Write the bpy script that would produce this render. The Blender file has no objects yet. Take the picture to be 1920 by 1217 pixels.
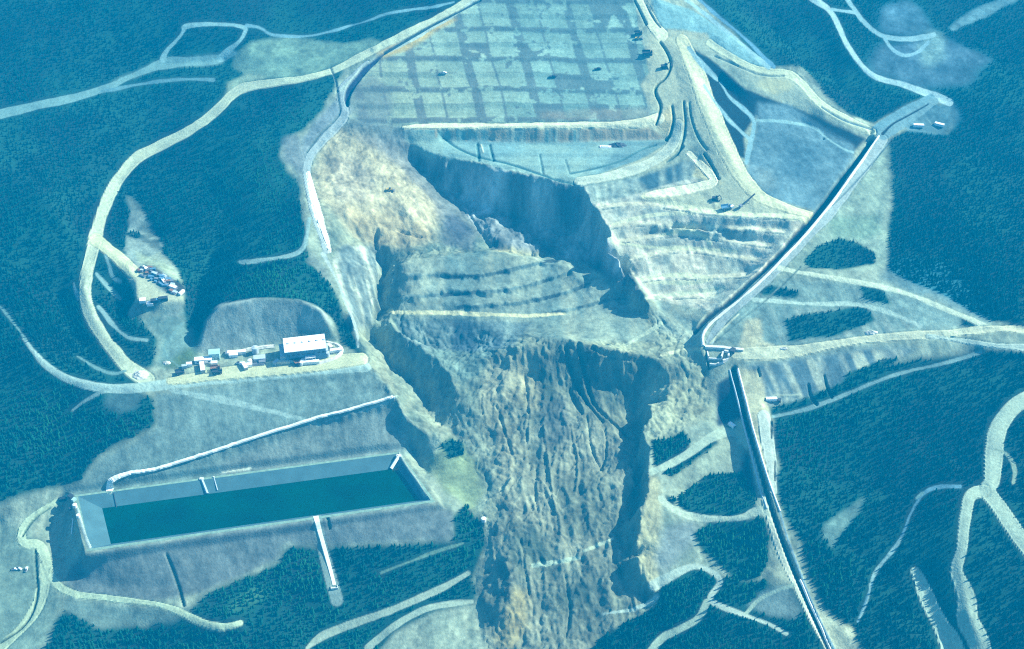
import bpy, math, random
import numpy as np
from mathutils import Vector
R = math.radians
sc = bpy.context.scene
# ------------------------------------------------------------------ camera
CAMH = 950.0; PITCH = R(38); HW = 0.315
cam = bpy.data.cameras.new('camera'); camo = bpy.data.objects.new('camera', cam)
sc.collection.objects.link(camo); sc.camera = camo
camo.location = (0, 0, CAMH); camo.rotation_euler = (R(90) - PITCH, 0, 0)
cam.sensor_width = 36; cam.lens = 18 / HW; cam.clip_start = 1; cam.clip_end = 40000
# ------------------------------------------------------------------ sky, sun, exposure
SUN_EL = R(36); SUN_AZ = R(21)          # azimuth from +X towards +Y
w = bpy.data.worlds.new('World'); sc.world = w; w.use_nodes = True
nt = w.node_tree; sky = nt.nodes.new('ShaderNodeTexSky'); sky.sky_type = 'NISHITA'; sky.sun_disc = False
sky.sun_elevation = SUN_EL; sky.sun_rotation = R(90) - SUN_AZ
bg = nt.nodes['Background']; bg.inputs[1].default_value = 0.06
nt.links.new(sky.outputs[0], bg.inputs[0])
sl = bpy.data.lights.new('sun', 'SUN'); sl.energy = 5.0; sl.angle = R(0.5); sl.color = (.96, 1, .90)
so = bpy.data.objects.new('sun', sl); sc.collection.objects.link(so)
sd = Vector((math.cos(SUN_EL) * math.cos(SUN_AZ), math.cos(SUN_EL) * math.sin(SUN_AZ), math.sin(SUN_EL)))
so.rotation_euler = sd.to_track_quat('Z', 'Y').to_euler(); so.location = (800, 1200, 900)
sc.view_settings.view_transform = 'Standard'; sc.view_settings.look = 'None'
sc.view_settings.exposure = 1.46; sc.view_settings.gamma = 1
sc.cycles.volume_bounces = 0; sc.cycles.max_bounces = 4; sc.cycles.diffuse_bounces = 2
sc.cycles.use_denoising = False; sc.cycles.pixel_filter_type = "BLACKMAN_HARRIS"; sc.cycles.filter_width = 1.15
HAZE_DENS = 0.000195; HAZE_COL = (0.0, 0.475, 1.0)
rng = np.random.default_rng(7); random.seed(7)

# ------------------------------------------------------------------ maths helpers
cp, sp = math.cos(PITCH), math.sin(PITCH)
def ray(u, v):
    x = (np.asarray(u, float) - 960) / 960 * HW; y = (608.5 - np.asarray(v, float)) / 960 * HW
    return x, cp + y * sp, -sp + y * cp
def at(u, v, z):                      # the point of the ground plane at height z seen there
    dx, dy, dz = ray(u, v); t = (z - CAMH) / dz
    return dx * t, dy * t, z + 0 * t
X0, X1, Y0, Y1 = -690, 690, 790, 1800
NX, NY = X1 - X0 + 1, Y1 - Y0 + 1
gx, gy = np.meshgrid(np.arange(X0, X1 + 1, dtype=np.float64), np.arange(Y0, Y1 + 1, dtype=np.float64))
def vnoise(x, y, s, seed):
    r = np.random.default_rng(seed); L = r.random((256, 256))
    fx, fy = x / s + 1000.5, y / s + 1000.5
    ix, iy = np.floor(fx).astype(int), np.floor(fy).astype(int)
    tx, ty = fx - ix, fy - iy; tx = tx * tx * (3 - 2 * tx); ty = ty * ty * (3 - 2 * ty)
    a = L[iy & 255, ix & 255]; b = L[iy & 255, (ix + 1) & 255]; c = L[(iy + 1) & 255, ix & 255]; d = L[(iy + 1) & 255, (ix + 1) & 255]
    return (a + (b - a) * tx) * (1 - ty) + (c + (d - c) * tx) * ty
def fbm(x, y, s, seed, n=4, gain=.5):
    o = 0; a = 1; t = 0
    for i in range(n):
        o = o + a * vnoise(x + 17.3 * i, y - 9.1 * i, s, seed + i); t += a; a *= gain; s *= .5
    return o / t * 2 - 1
def ridged(x, y, s, seed, n=3):
    o = 0; a = 1; t = 0
    for i in range(n):
        o = o + a * (1 - np.abs(vnoise(x, y, s, seed + i) * 2 - 1)); t += a; a *= .5; s *= .5
    return o / t
def blur(a, n):                       # box blur, radius n, twice
    for _ in range(2):
        for ax in (0, 1):
            p = np.pad(a, [(n + 1, n) if k == ax else (0, 0) for k in (0, 1)], mode='edge')
            c = np.cumsum(p, axis=ax, dtype=np.float64)
            a = (c[2 * n + 1:] - c[:-2 * n - 1]) / (2 * n + 1) if ax == 0 else (c[:, 2 * n + 1:] - c[:, :-2 * n - 1]) / (2 * n + 1)
    return a

# ------------------------------------------------------------------ terrain heights: surveyed break lines (px, px, metres)
HL = [
 # heap: upper plots, bench, face
 [(640,-60,128),(960,-60,132),(1180,-60,132)], [(700,88,96),(860,0,113),(1000,0,114),(1180,0,114),(1230,60,98)],
 [(650,200,66),(760,215,62),(1000,218,62),(1200,214,62),(1225,150,74),(1220,90,90)],
 [(755,238,60),(1000,235,60),(1200,228,60),(1225,220,61)],
 [(760,232,60),(1000,229,60),(1200,222,60)],
 [(830,262,47),(1000,268,45),(1200,262,45),(1250,262,46)],
 [(830,285,45),(900,300,44),(1000,320,43),(1090,335,42),(1180,322,42),(1245,297,45),(1278,265,52),(1285,230,60),(1277,190,68),(1264,140,77),(1250,90,88)],
 # main scarp: rim and toe
 [(700,250,56),(760,262,50),(800,288,45),(870,302,43),(950,320,42),(1030,337,41),(1090,348,40),(1112,388,35),(1140,430,28),(1152,472,22),(1190,520,14),(1213,566,4)],
 [(770,300,34),(812,345,18),(860,378,4),(900,395,0),(950,408,-3),(1020,428,-7),(1068,440,-9),(1090,462,-11),(1128,500,-13),(1170,545,-15),(1192,575,-15)], [(890,440,0),(935,470,-6),(1010,476,-10),(1085,492,-13)],
 # tan spoil slope
 [(640,215,62),(600,265,55),(578,320,49),(590,380,43),(610,440,36),(630,500,26),(650,570,14),(672,630,4),(690,655,0)],
 [(700,330,42),(760,380,28),(790,430,16)], [(640,330,46),(640,400,36),(670,430,24)],
 [(660,446,16),(700,458,11),(790,462,6),(840,452,3),(890,452,0)],
 # slumped benches block
 [(745,500,2),(742,560,-6),(735,600,-10)], [(740,606,-14),(765,645,-25),(850,648,-25),(900,645,-22)], [(722,500,-14),(715,560,-22),(703,612,-26)], [(700,480,8),(702,540,0),(694,600,-8)],
 [(748,492,12),(860,486,11),(945,478,9),(1050,494,4),(1130,540,-5),(1195,590,-12)],
 [(745,580,-8),(900,588,-9),(1000,592,-10),(1100,585,-11),(1200,592,-13)],
 # gorge
 [(706,650,-34),(750,702,-37),(795,752,-41),(855,830,-44),(900,905,-53),(908,980,-60),(905,1090,-76),(900,1180,-88)],
 [(688,650,0),(702,700,-5),(735,742,-9),(768,790,-24),(800,812,-34),(850,822,-42),(890,880,-50)],
 [(735,606,-8),(790,652,-10),(838,700,-16),(880,760,-28),(920,830,-44),(935,900,-49)],
 # big collapse block crest and toe
 [(900,690,-16),(930,668,-8),(965,648,-2),(1040,630,3),(1100,646,3),(1180,664,2),(1250,672,-2),(1300,690,-9)],
 [(950,720,-22),(1010,712,-24),(1080,730,-28),(1130,740,-30),(1180,740,-30),(1240,735,-26)],
 [(925,640,-14),(1000,615,-11),(1100,620,-10),(1220,640,-8)],
 [(1040,800,-38),(1060,900,-48),(1070,1000,-57),(1090,1120,-70),(1090,1260,-86)],
 [(960,800,-36),(970,930,-50),(955,1050,-62),(950,1240,-84)],
 [(1150,790,-36),(1182,880,-44),(1172,950,-50),(1148,1015,-56),(1170,1080,-66),(1210,1130,-72)],
 [(1188,770,-46),(1194,850,-52),(1190,900,-57),(1172,1010,-64),(1190,1070,-70)],
 [(1212,755,-16),(1208,800,-20),(1214,880,-28),(1204,960,-36),(1190,1020,-43),(1200,1080,-52),(1218,1115,-62)],
 # benched wall, right
 [(1180,345,37),(1250,330,37),(1310,300,44)], [(1200,370,37),(1300,374,38),(1350,378,39),(1430,392,40)],
 [(1240,580,-6),(1300,610,-4),(1300,650,-6)],
 # ramp
 [(1265,72,92),(1300,150,78),(1335,230,64),(1375,310,52),(1420,370,43),(1480,390,40)], [(1300,70,92),(1330,78,91)],
 # haul area north-east
 [(1330,78,91),(1400,130,82),(1480,150,76),(1540,205,66),(1640,250,51)], [(1310,96,87),(1400,172,73),(1500,214,61),(1610,262,48)],
 [(1230,0,116),(1300,40,100),(1420,115,85)], [(1300,-30,112),(1400,60,92),(1500,128,78),(1560,185,66),(1640,238,52)],
 [(1318,150,75),(1352,200,67),(1385,290,53)], [(1350,150,72),(1420,225,61),(1405,300,51),(1440,360,44)], [(1500,230,55),(1600,275,46),(1560,350,38),(1500,385,36)],
 # diversion embankment
 [(1648,255,50),(1600,325,46),(1542,405,42),(1455,498,31),(1392,558,21),(1332,604,12),(1314,626,8),(1316,656,3),(1330,690,-6)],
 [(1632,258,43),(1586,324,39),(1526,404,34),(1440,494,23),(1378,552,13),(1318,598,4),(1298,626,0)],
 [(1670,300,44),(1640,400,36),(1600,470,28),(1480,512,28)],
 # east
 [(1530,0,96),(1600,110,78),(1650,150,68),(1745,178,57),(1790,195,54)], [(1640,248,51),(1690,220,54),(1750,182,57)],
 [(1560,60,86),(1560,150,62),(1620,215,54)], [(1450,60,78),(1520,140,64)], [(1690,-40,104),(1800,30,84),(1920,-20,96)], [(1700,110,76),(1850,110,70),(1920,200,56)],
 [(1700,240,49),(1780,250,46),(1920,300,46)], [(1700,400,38),(1920,450,40)], [(1660,500,26),(1760,500,30),(1920,600,22)],
 [(1465,505,29),(1620,530,26),(1740,565,23),(1850,612,17),(1930,626,16)], [(1420,565,20),(1600,570,17),(1720,615,13)],
 [(1385,665,2),(1470,655,4),(1560,640,8),(1640,630,10),(1740,625,13),(1920,616,16)], [(1840,645,13),(1930,650,14)],
 [(1450,780,-20),(1530,760,-17),(1600,735,-13),(1700,695,-4),(1840,657,8)], [(1390,690,-3),(1480,676,-1),(1640,652,5)],
 [(1560,900,-36),(1700,850,-20),(1800,820,-10)], [(1930,742,3),(1885,772,0),(1862,820,-4),(1857,910,-10),(1895,990,-17),(1940,1040,-22)],
 [(1820,922,-13),(1808,1010,-22),(1797,1060,-29),(1815,1140,-38),(1850,1240,-50)], [(1740,915,-18),(1700,985,-30),(1640,1080,-48),(1610,1170,-60)],
 [(1720,1075,-46),(1750,1160,-54),(1790,1240,-62)], [(1920,1150,-36),(1930,1230,-40)],
 [(1376,692,-5),(1402,780,-14),(1432,890,-25),(1462,990,-36),(1502,1090,-49),(1565,1230,-68)], [(1400,692,-5),(1440,790,-14),(1455,890,-25),(1480,990,-37)],
 [(1352,770,-26),(1380,820,-30),(1400,880,-38),(1425,935,-38)], [(1320,700,-12),(1300,760,-20),(1330,800,-24)], [(1260,720,-14),(1240,800,-20),(1260,850,-30)],
 [(1240,945,-36),(1300,970,-45),(1400,972,-38),(1435,955,-32)], [(1225,885,-30),(1290,862,-30),(1350,820,-26)], [(1280,920,-42),(1380,920,-40)],
 [(1225,1100,-58),(1260,1070,-54),(1310,1055,-54),(1350,1090,-58),(1328,1125,-62),(1310,1165,-68),(1250,1195,-74),(1215,1230,-78)], [(1330,1125,-62),(1400,1155,-64),(1470,1185,-66)],
 [(1330,1010,-52),(1420,1040,-50),(1450,1080,-48)],
 # left: pad, hill, loop road, yard
 [(296,716,0),(420,708,0),(520,700,0),(690,686,0),(664,655,0),(622,640,0),(520,650,0),(458,658,0),(385,668,0),(350,690,0)],
 [(372,662,2),(385,600,22),(410,572,32),(470,560,36),(560,560,36),(600,580,30),(618,610,16),(622,638,2)], [(420,545,30),(500,535,30),(600,545,28),(640,600,14)],
 [(640,640,-14),(668,650,-22)], [(704,650,-38),(690,640,-24)],
 [(450,492,37),(550,480,40),(572,462,42),(580,410,44),(572,340,49)], [(620,490,28),(560,500,32),(480,510,30)],
 [(400,480,14),(370,540,8),(360,600,4),(360,650,2)], [(420,400,28),(380,330,42)], [(520,360,46),(480,260,62),(560,200,70)],
 [(600,140,84),(545,150,82),(450,165,78),(430,180,75),(372,235,62),(290,277,50),(250,300,45),(207,365,35),(180,430,27),(178,455,25),(157,540,17),(180,600,11),(205,640,8),(235,680,4),(270,706,1),(296,716,0)],
 [(178,455,25),(228,490,23),(255,520,22),(258,562,20),(300,566,20),(345,560,20),(346,545,20),(310,505,22),(250,490,23)],
 [(270,585,12),(330,590,11)], [(300,640,5),(340,640,4),(300,690,1)], [(210,540,9),(235,600,4)], [(220,420,20),(300,440,16)],
 [(50,640,9),(75,675,7),(150,718,3),(250,728,0),(296,720,0)], [(110,560,2),(150,640,2),(200,690,0)], [(-60,300,64),(60,350,52),(120,420,40)], [(-60,560,14),(30,560,10),(60,480,24)],
 [(-60,235,78),(60,200,78),(215,158,76),(310,122,80),(420,112,82)], [(-60,-40,132),(400,-40,132),(800,-60,128)], [(300,50,106),(460,50,104),(660,45,100)], [(640,130,84),(700,95,92),(790,52,102),(930,-20,116)],
 [(650,155,78),(690,127,84),(720,102,90)], [(0,640,6),(0,760,-12)],
 [(200,740,-3),(300,738,-4),(500,722,-6),(700,712,-7)], [(205,922,-43),(215,900,-40),(240,888,-38),(400,845,-31),(600,780,-19),(740,745,-10)], [(230,910,-44),(420,860,-38),(600,800,-28),(745,765,-20)],
 [(60,800,-18),(190,800,-18),(120,900,-40),(0,900,-36)], [(110,922,-46),(60,970,-56),(40,1000,-60),(50,1025,-62),(80,1020,-63),(95,1050,-66),(108,1092,-70),(140,1116,-72),(240,1127,-72),(320,1139,-73),(370,1165,-78),(410,1178,-80),(450,1172,-80)],
 [(118,952,-62),(100,1000,-68),(120,1060,-72),(165,1075,-72)], [(0,980,-60),(0,1060,-66),(40,1100,-70)], [(72,1120,-74),(50,1170,-80),(-20,1220,-86)],
 [(150,1100,-70),(330,1100,-70),(450,1060,-66),(560,1030,-62),(700,1015,-60),(850,1005,-60),(845,950,-52)],
 [(770,815,-40),(778,850,-58),(800,890,-56)], [(745,790,-32),(750,830,-42)], [(810,850,-44),(870,850,-44),(830,900,-50),(890,950,-58)],
 [(200,1230,-94),(450,1200,-90),(600,1150,-86),(628,1104,-76),(720,1060,-70),(850,1030,-66),(905,985,-62)], [(580,1206,-95),(640,1180,-91),(720,1150,-86),(800,1115,-80),(880,1072,-74)],
 [(590,1230,-98),(700,1200,-92),(760,1160,-86),(820,1135,-82),(882,1126,-80),(895,1160,-86)],
]
BEN = [([(1120,390,34),(1200,383,34),(1260,392,34),(1330,403,36),(1420,408,38),(1525,411,38)], -7, 0), ([(1147,427,27.5),(1200,420,28.5),(1300,426,29),(1400,432,30),(1470,437,30)], -7, 0),
 ([(1157,456,19.5),(1220,447,19.5),(1280,440,20),(1320,446,20),(1380,456,20),(1445,463,22)], -7, 0), ([(1178,488,12),(1240,476,12),(1290,471,12.5),(1350,480,13),(1420,491,14)], -7, 0),
 ([(1205,528,3),(1260,520,3.5),(1320,523,4),(1370,521,5),(1402,518,6)], -8, 0), ([(1222,560,-4),(1290,556,-4),(1342,556,-3)], -8, 0),
 ([(770,512,9),(850,514,8),(900,514,7),(960,501,6),(1020,487,5),(1050,484,3)], 9, -4.5), ([(742,552,1.5),(800,550,1.5),(900,545,1.5),(980,534,1),(1030,520,0),(1070,505,-.5)], 9, -4.5),
 ([(860,573,-4),(950,568,-4),(1020,556,-5),(1070,543,-5.5),(1110,526,-6)], 8, -4), ([(1010,588,-8),(1080,574,-9.5),(1140,558,-10),(1175,556,-10.5)], 8, -3.5)]
for pts, dv, dzz in BEN: HL += [pts, [(p[0], p[1] + dv, p[2] + dzz) for p in pts]]
# the pond: a level rectangular basin, crest corners from the survey
PZ = -47.0; WATER_Z = -53.0
PC = [at(148, 932, PZ)[:2], at(745, 852, PZ)[:2], at(806, 938, PZ)[:2], at(170, 1028, PZ)[:2]]
PC = [np.array(p) for p in PC]

def interp_heights():
    lev = [32, 16, 8, 4, 2]; Z = None
    for s in lev:
        xs = np.arange(X0, X1 + s, s, dtype=float); ys = np.arange(Y0, Y1 + s, s, dtype=float)
        acc = np.zeros((len(ys), len(xs))); cnt = np.zeros_like(acc)
        def put(px, py, pz):
            i = np.rint((px - X0) / s).astype(int); j = np.rint((py - Y0) / s).astype(int)
            k = (i >= 0) & (j >= 0) & (i < len(xs)) & (j < len(ys))
            np.add.at(acc, (j[k], i[k]), pz[k]); np.add.at(cnt, (j[k], i[k]), 1)
        for L in HL:
            P = np.array([at(*p) for p in L], float)
            for a, b in zip(P[:-1], P[1:]):
                n = max(2, int(np.linalg.norm(b[:2] - a[:2]) / min(s, 4)) + 1)
                t = np.linspace(0, 1, n)[:, None]; q = a + (b - a) * t
                put(q[:, 0], q[:, 1], q[:, 2])
        for k in range(4):
            a, b = PC[k], PC[(k + 1) % 4]; n = 200; t = np.linspace(0, 1, n)[:, None]; q = a + (b - a) * t
            put(q[:, 0], q[:, 1], np.full(n, PZ))
        fix = cnt > 0; fz = acc / np.maximum(cnt, 1)
        if Z is None: Z = np.full(acc.shape, fz[fix].mean())
        else:
            jy = np.clip((ys - Y0) / ps, 0, Z.shape[0] - 1.001); jx = np.clip((xs - X0) / ps, 0, Z.shape[1] - 1.001)
            iy, ix = jy.astype(int), jx.astype(int); ty = (jy - iy)[:, None]; tx = (jx - ix)[None]
            Z = (Z[iy][:, ix] * (1 - ty) * (1 - tx) + Z[iy + 1][:, ix] * ty * (1 - tx) + Z[iy][:, ix + 1] * (1 - ty) * tx + Z[iy + 1][:, ix + 1] * ty * tx)
        ps = s
        Z[fix] = fz[fix]
        for it in range({32: 600, 16: 300, 8: 200, 4: 150, 2: 80}[s]):
            P = np.pad(Z, 1, mode='edge')
            N = (P[:-2, 1:-1] + P[2:, 1:-1] + P[1:-1, :-2] + P[1:-1, 2:]) * .25
            Z = np.where(fix, fz, N)
    s = 2
    jy = np.clip((gy[:, 0] - Y0) / s, 0, Z.shape[0] - 1.001); jx = np.clip((gx[0] - X0) / s, 0, Z.shape[1] - 1.001)
    iy, ix = jy.astype(int), jx.astype(int); ty = (jy - iy)[:, None]; tx = (jx - ix)[None]
    return (Z[iy][:, ix] * (1 - ty) * (1 - tx) + Z[iy + 1][:, ix] * ty * (1 - tx) + Z[iy][:, ix + 1] * (1 - ty) * tx + Z[iy + 1][:, ix + 1] * ty * tx)

Z0 = blur(interp_heights(), 1)
def project(x, y, z):
    t = y * cp - (z - CAMH) * sp           # forward depth
    up = y * sp + (z - CAMH) * cp
    return 960 + x / t / HW * 960, 608.5 - up / t / HW * 960
U, V = project(gx, gy, Z0)
NU = fbm(gx, gy, 24, 11, 4) ; NV = fbm(gx, gy, 24, 31, 4)
FN = fbm(gx, gy, 7, 51, 3)

def pip(poly, wob=0.0):
    u = U + NU * wob + FN * wob * .4; v = V + NV * wob
    P = np.array(poly, float); m = np.zeros(U.shape, bool)
    k = (u >= P[:, 0].min()) & (u <= P[:, 0].max()) & (v >= P[:, 1].min()) & (v <= P[:, 1].max())
    uu, vv = u[k], v[k]; ins = np.zeros(uu.shape, bool)
    for (x0, y0), (x1, y1) in zip(P, np.roll(P, -1, axis=0)):
        if y0 == y1: continue
        ins ^= ((y0 > vv) != (y1 > vv)) & (uu < (x1 - x0) * (vv - y0) / (y1 - y0) + x0)
    m[k] = ins; return m
def soft(m, n=1): return blur(m.astype(float), n)
def smooth_line(P, k=3):
    P = np.array(P, float)
    for _ in range(k):
        Q = [P[0]]
        for a, b in zip(P[:-1], P[1:]): Q += [a * .75 + b * .25, a * .25 + b * .75]
        Q.append(P[-1]); P = np.array(Q)
    return P
def linedist(pts, reach, wob=0.0, sm=2):
    """distance from every ground vertex to a line, in survey pixels"""
    P = smooth_line(pts, sm) if len(pts) > 2 else np.array(pts, float)
    k = (U > P[:, 0].min() - reach) & (U < P[:, 0].max() + reach) & (V > P[:, 1].min() - reach) & (V < P[:, 1].max() + reach)
    D = np.full(U.shape, 1e3); u = U[k]; v = V[k]
    if wob: u = u + NU[k] * wob; v = v + NV[k] * wob
    d = np.full(u.shape, 1e6); wv = np.zeros(u.shape)
    for a, b in zip(P[:-1], P[1:]):
        ab = b[:2] - a[:2]; L2 = (ab ** 2).sum() + 1e-9
        kk = (u > min(a[0], b[0]) - reach) & (u < max(a[0], b[0]) + reach) & (v > min(a[1], b[1]) - reach) & (v < max(a[1], b[1]) + reach)
        if not kk.any(): continue
        t = np.clip(((u[kk] - a[0]) * ab[0] + (v[kk] - a[1]) * ab[1]) / L2, 0, 1)
        dd = np.hypot(u[kk] - a[0] - t * ab[0], v[kk] - a[1] - t * ab[1])
        if P.shape[1] > 2: dd = dd - (a[2] + (b[2] - a[2]) * t) / 2
        d[kk] = np.minimum(d[kk], dd)
    D[k] = d; return D
# ------------------------------------------------------------------ regions (survey pixels)
P_DISTURBED = [(935,-40),(840,25),(720,88),(645,128),(612,185),(610,205),(575,240),(545,262),(522,285),(540,320),(562,345),(570,400),(572,460),(598,500),(622,545),(645,590),(668,630),(690,660),
 (700,700),(700,690),(640,640),(625,600),(600,572),(560,560),(500,556),(440,562),(400,585),(380,620),(365,660),(345,640),(350,600),(330,570),(345,545),(300,490),(270,520),(250,560),(262,600),(300,640),(290,690),(255,700),(262,735),(290,745),(292,800),(240,832),(185,860),(150,905),(105,915),(40,930),(-40,960),
 (-40,1260),(55,1250),(95,1195),(100,1165),(125,1140),(160,1150),(190,1175),(230,1162),(270,1178),(320,1150),(372,1135),(385,1112),(450,1085),(520,1058),(530,1030),(560,1015),(620,1022),(760,1018),(850,1008),(848,970),(870,955),(905,975),(915,1010),(900,1050),(885,1085),(905,1100),(890,1130),(830,1145),(740,1185),(700,1230),(1080,1240),(1110,1190),(1200,1150),(1225,1130),(1240,1100),(1330,1080),(1420,1090),(1480,1080),(1510,1100),(1560,1240),(1640,1240),(1570,1190),(1520,1090),(1490,1000),(1465,960),(1450,900),(1462,870),(1448,830),(1446,780),(1440,760),(1490,748),(1560,715),(1620,690),(1700,678),(1830,655),(1940,655),(1940,612),(1850,600),(1780,560),(1720,535),(1665,510),(1660,440),(1672,380),(1655,310),(1660,265),(1700,245),(1735,252),(1780,250),(1790,215),(1775,190),(1740,178),(1640,232),(1590,215),(1540,170),(1500,130),(1440,128),(1390,80),(1290,-20),(1240,-40)]
P_HEAP = [(935,-40),(880,15),(800,50),(740,88),(700,120),(655,165),(648,190),(668,225),(700,235),(755,235),(760,262),(800,288),(870,300),(950,318),(1030,335),(1090,347),(1180,325),(1255,285),(1270,240),(1250,200),(1215,215),(1212,190),(1220,120),(1200,70),(1185,-40)]
P_SLIDE = [(640,228),(700,238),(760,262),(800,288),(870,300),(950,318),(1030,335),(1090,347),(1112,388),(1140,430),(1152,472),(1190,520),(1216,570),(1260,600),(1300,640),(1320,690),(1330,760),(1290,800),(1215,850),(1215,960),(1240,1050),(1240,1130),(1110,1190),(1070,1240),(920,1240),(905,1160),(890,1085),(915,1010),(905,975),(915,930),(890,880),(830,830),(770,790),(730,745),(700,700),(680,655),(652,570),(630,500),(600,430),(580,380),(580,330),(600,270)]
P_TERR_R = [(1092,350),(1180,345),(1300,330),(1345,375),(1480,392),(1528,408),(1440,495),(1340,585),(1220,560),(1160,480),(1115,390)]
P_TERR_B = [(745,490),(900,470),(1010,480),(1090,492),(1150,530),(1195,580),(1240,640),(1100,640),(960,630),(760,600)]
m_dist = pip(P_DISTURBED, 5); m_slide = pip(P_SLIDE, 3); m_heap = pip(P_HEAP, 1)
m_tr = soft(pip(P_TERR_R, 3), 3); m_tb = soft(pip(P_TERR_B, 3), 3)
# ragged edges: the failed ground is displaced sideways a few metres
wamp = blur(m_slide.astype(float), 5) * 8 + blur(m_dist.astype(float), 5) * 1.5
wdx = wamp * fbm(gx, gy, 26, 21, 4, .6); wdy = wamp * fbm(gx, gy, 26, 41, 4, .6)
def sample(G, x, y):
    fx = np.clip(x - X0, 0, NX - 1.001); fy = np.clip(y - Y0, 0, NY - 1.001); i, j = fx.astype(int), fy.astype(int); a, b = fx - i, fy - j
    return (G[j, i] * (1 - a) + G[j, i + 1] * a) * (1 - b) + (G[j + 1, i] * (1 - a) + G[j + 1, i + 1] * a) * b
Z0 = sample(Z0, gx + wdx, gy + wdy)
def terrace(z, step, lo=.60):
    q = z / step; f = q - np.floor(q); g = np.clip((f - lo) / (1 - lo), 0, 1)
    return step * (np.floor(q) + g * .93 + .07 * f)
Z = Z0.copy()
wv = .9 * fbm(gx, gy, 45, 12, 2)
wb = wv * 1.6 + .035 * (gx + 20) + 1.5 * fbm(gx, gy, 90, 13, 2)
TF = (Z0 + wv) / 6.0; TF = TF - np.floor(TF); TG = (Z0 + wb) / 5.0; TG = TG - np.floor(TG)
# natural hillside relief outside the graded ground, rills and slumps in the failed mass
s_d = soft(m_dist, 6); s_s = soft(m_slide, 4)
Z += (1 - s_d) * (7 * fbm(gx, gy, 120, 71, 3) + 2.5 * fbm(gx, gy, 30, 75, 2))
P_TONGUE = [(930,672),(1040,632),(1180,664),(1260,680),(1230,750),(1170,760),(1190,830),(1190,900),(1150,1015),(1200,1080),(1215,1120),(1080,1240),(920,1240),(900,1100),(930,1000),(955,900),(920,800),(900,740)]
m_tg = soft(pip(P_TONGUE, 6), 4)
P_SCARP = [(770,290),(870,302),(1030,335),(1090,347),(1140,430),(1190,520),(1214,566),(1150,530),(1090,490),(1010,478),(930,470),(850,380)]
m_sc = soft(pip(P_SCARP, 3), 3)
P_TAN = [(640,228),(760,240),(800,300),(860,380),(900,450),(840,465),(790,465),(700,460),(690,520),(700,600),(665,610),(630,500),(590,400),(585,310)]
m_tan = soft(pip(P_TAN, 4), 4)
wx = gx + 9 * fbm(gx, gy, 60, 91, 2); wy = gy + 6 * fbm(gx, gy, 40, 95, 2)
rill = ridged(wx, wy * .16, 13, 101, 3) - .5          # gullies running down-valley
rill2 = ridged(wx + .35 * wy, wy * .22, 8, 111, 3) - .5
lump = fbm(gx, gy, 22, 121, 4, .55)
fine = fbm(gx, gy, 11, 161, 4, .6)
rill3 = ridged(wx * 1.02 + .12 * wy, wy * .12, 6, 115, 3) - .5
Z += m_tg * (3.4 * rill + 1.9 * lump + 1.6 * rill2 + 1.5 * rill3 + 1.4 * fine)
Z += s_s * (1 - m_tg) * (1 - .75 * m_tan) * (1 - .85 * m_tb) * (1.4 * lump + 1.2 * rill2 + 1.8 * fine)
Z += m_sc * (3.5 * rill + 1.5 * lump + 7 * fbm(gx, gy, 26, 135, 3, .6)) + m_tan * (1.0 * rill2 + 4.4 * fbm(gx, gy, 45, 131, 3))
Z += (m_tr + m_tb) * (.45 * rill2 + .35 * FN)
s_rough = s_d * (1 - soft(m_heap, 3))
Z += s_rough * (1 - s_s) * (.5 * rill2 + .5 * lump + .35 * FN)
P_FACE = [(760,244),(1000,241),(1225,238),(1250,262),(1000,268),(830,262)]
Z += soft(pip(P_FACE), 1) * 1.5 * (ridged(gx, gy * .1, 9, 141, 2) - .5)
# heap: low lifts of the leach cells
hx0, hy0, _ = at(1057, 223, 61); hx1, hy1, _ = at(1000, 0, 114)
kx = (hx1 - hx0) / (hy1 - hy0)
cc = (gx - hx0 - kx * (gy - hy0)) / 31.0 + .09 * fbm(gx, gy, 60, 151, 2); rr = (gy - hy0) / ((hy1 - hy0) / 4.0) + .06 * fbm(gx, gy, 50, 155, 2)
Z += soft(m_heap, 2) * (1 - soft(pip(P_FACE), 2)) * (.9 * (np.floor(rr * 2) / 2 + np.clip((rr * 2 - np.floor(rr * 2)) * 4 - 3, 0, 1) / 2 - rr) * 4 + .12 * FN)
# graded pads stay flat
for poly, zz in (([(296,716),(420,708),(690,686),(664,655),(622,640),(520,650),(458,658),(385,668),(345,692)], 0.0), ([(250,500),(345,545),(346,560),(300,567),(256,566)], 20.5)):
    m = soft(pip(poly), 2); Z = Z * (1 - m) + zz * m
# ---- pond basin
SD = [1.05, .45, .7, 1.5]
def quad_inset():
    d = np.full(gx.shape, 1e9)
    for k in range(4):
        a, b = PC[k], PC[(k + 1) % 4]; e = (b - a) / np.linalg.norm(b - a)
        n = np.array([e[1], -e[0]])
        c = sum(PC) / 4
        if np.dot(c - a, n) < 0: n = -n
        q = (gx - a[0]) * n[0] + (gy - a[1]) * n[1]; d = np.minimum(d, np.where(q > 0, q / SD[k], q))
    return d
DP = quad_inset()
wn = np.clip((DP + 10) / 4.5, 0, 1); wn = wn * wn * (3 - 2 * wn); Z = np.where(DP <= 0, Z * (1 - wn) + PZ * wn, Z); Z = np.where(DP > 0, PZ - np.minimum(DP, 15) * .55, Z)
m_pond = DP > 0
U, V = project(gx, gy, Z)

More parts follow.
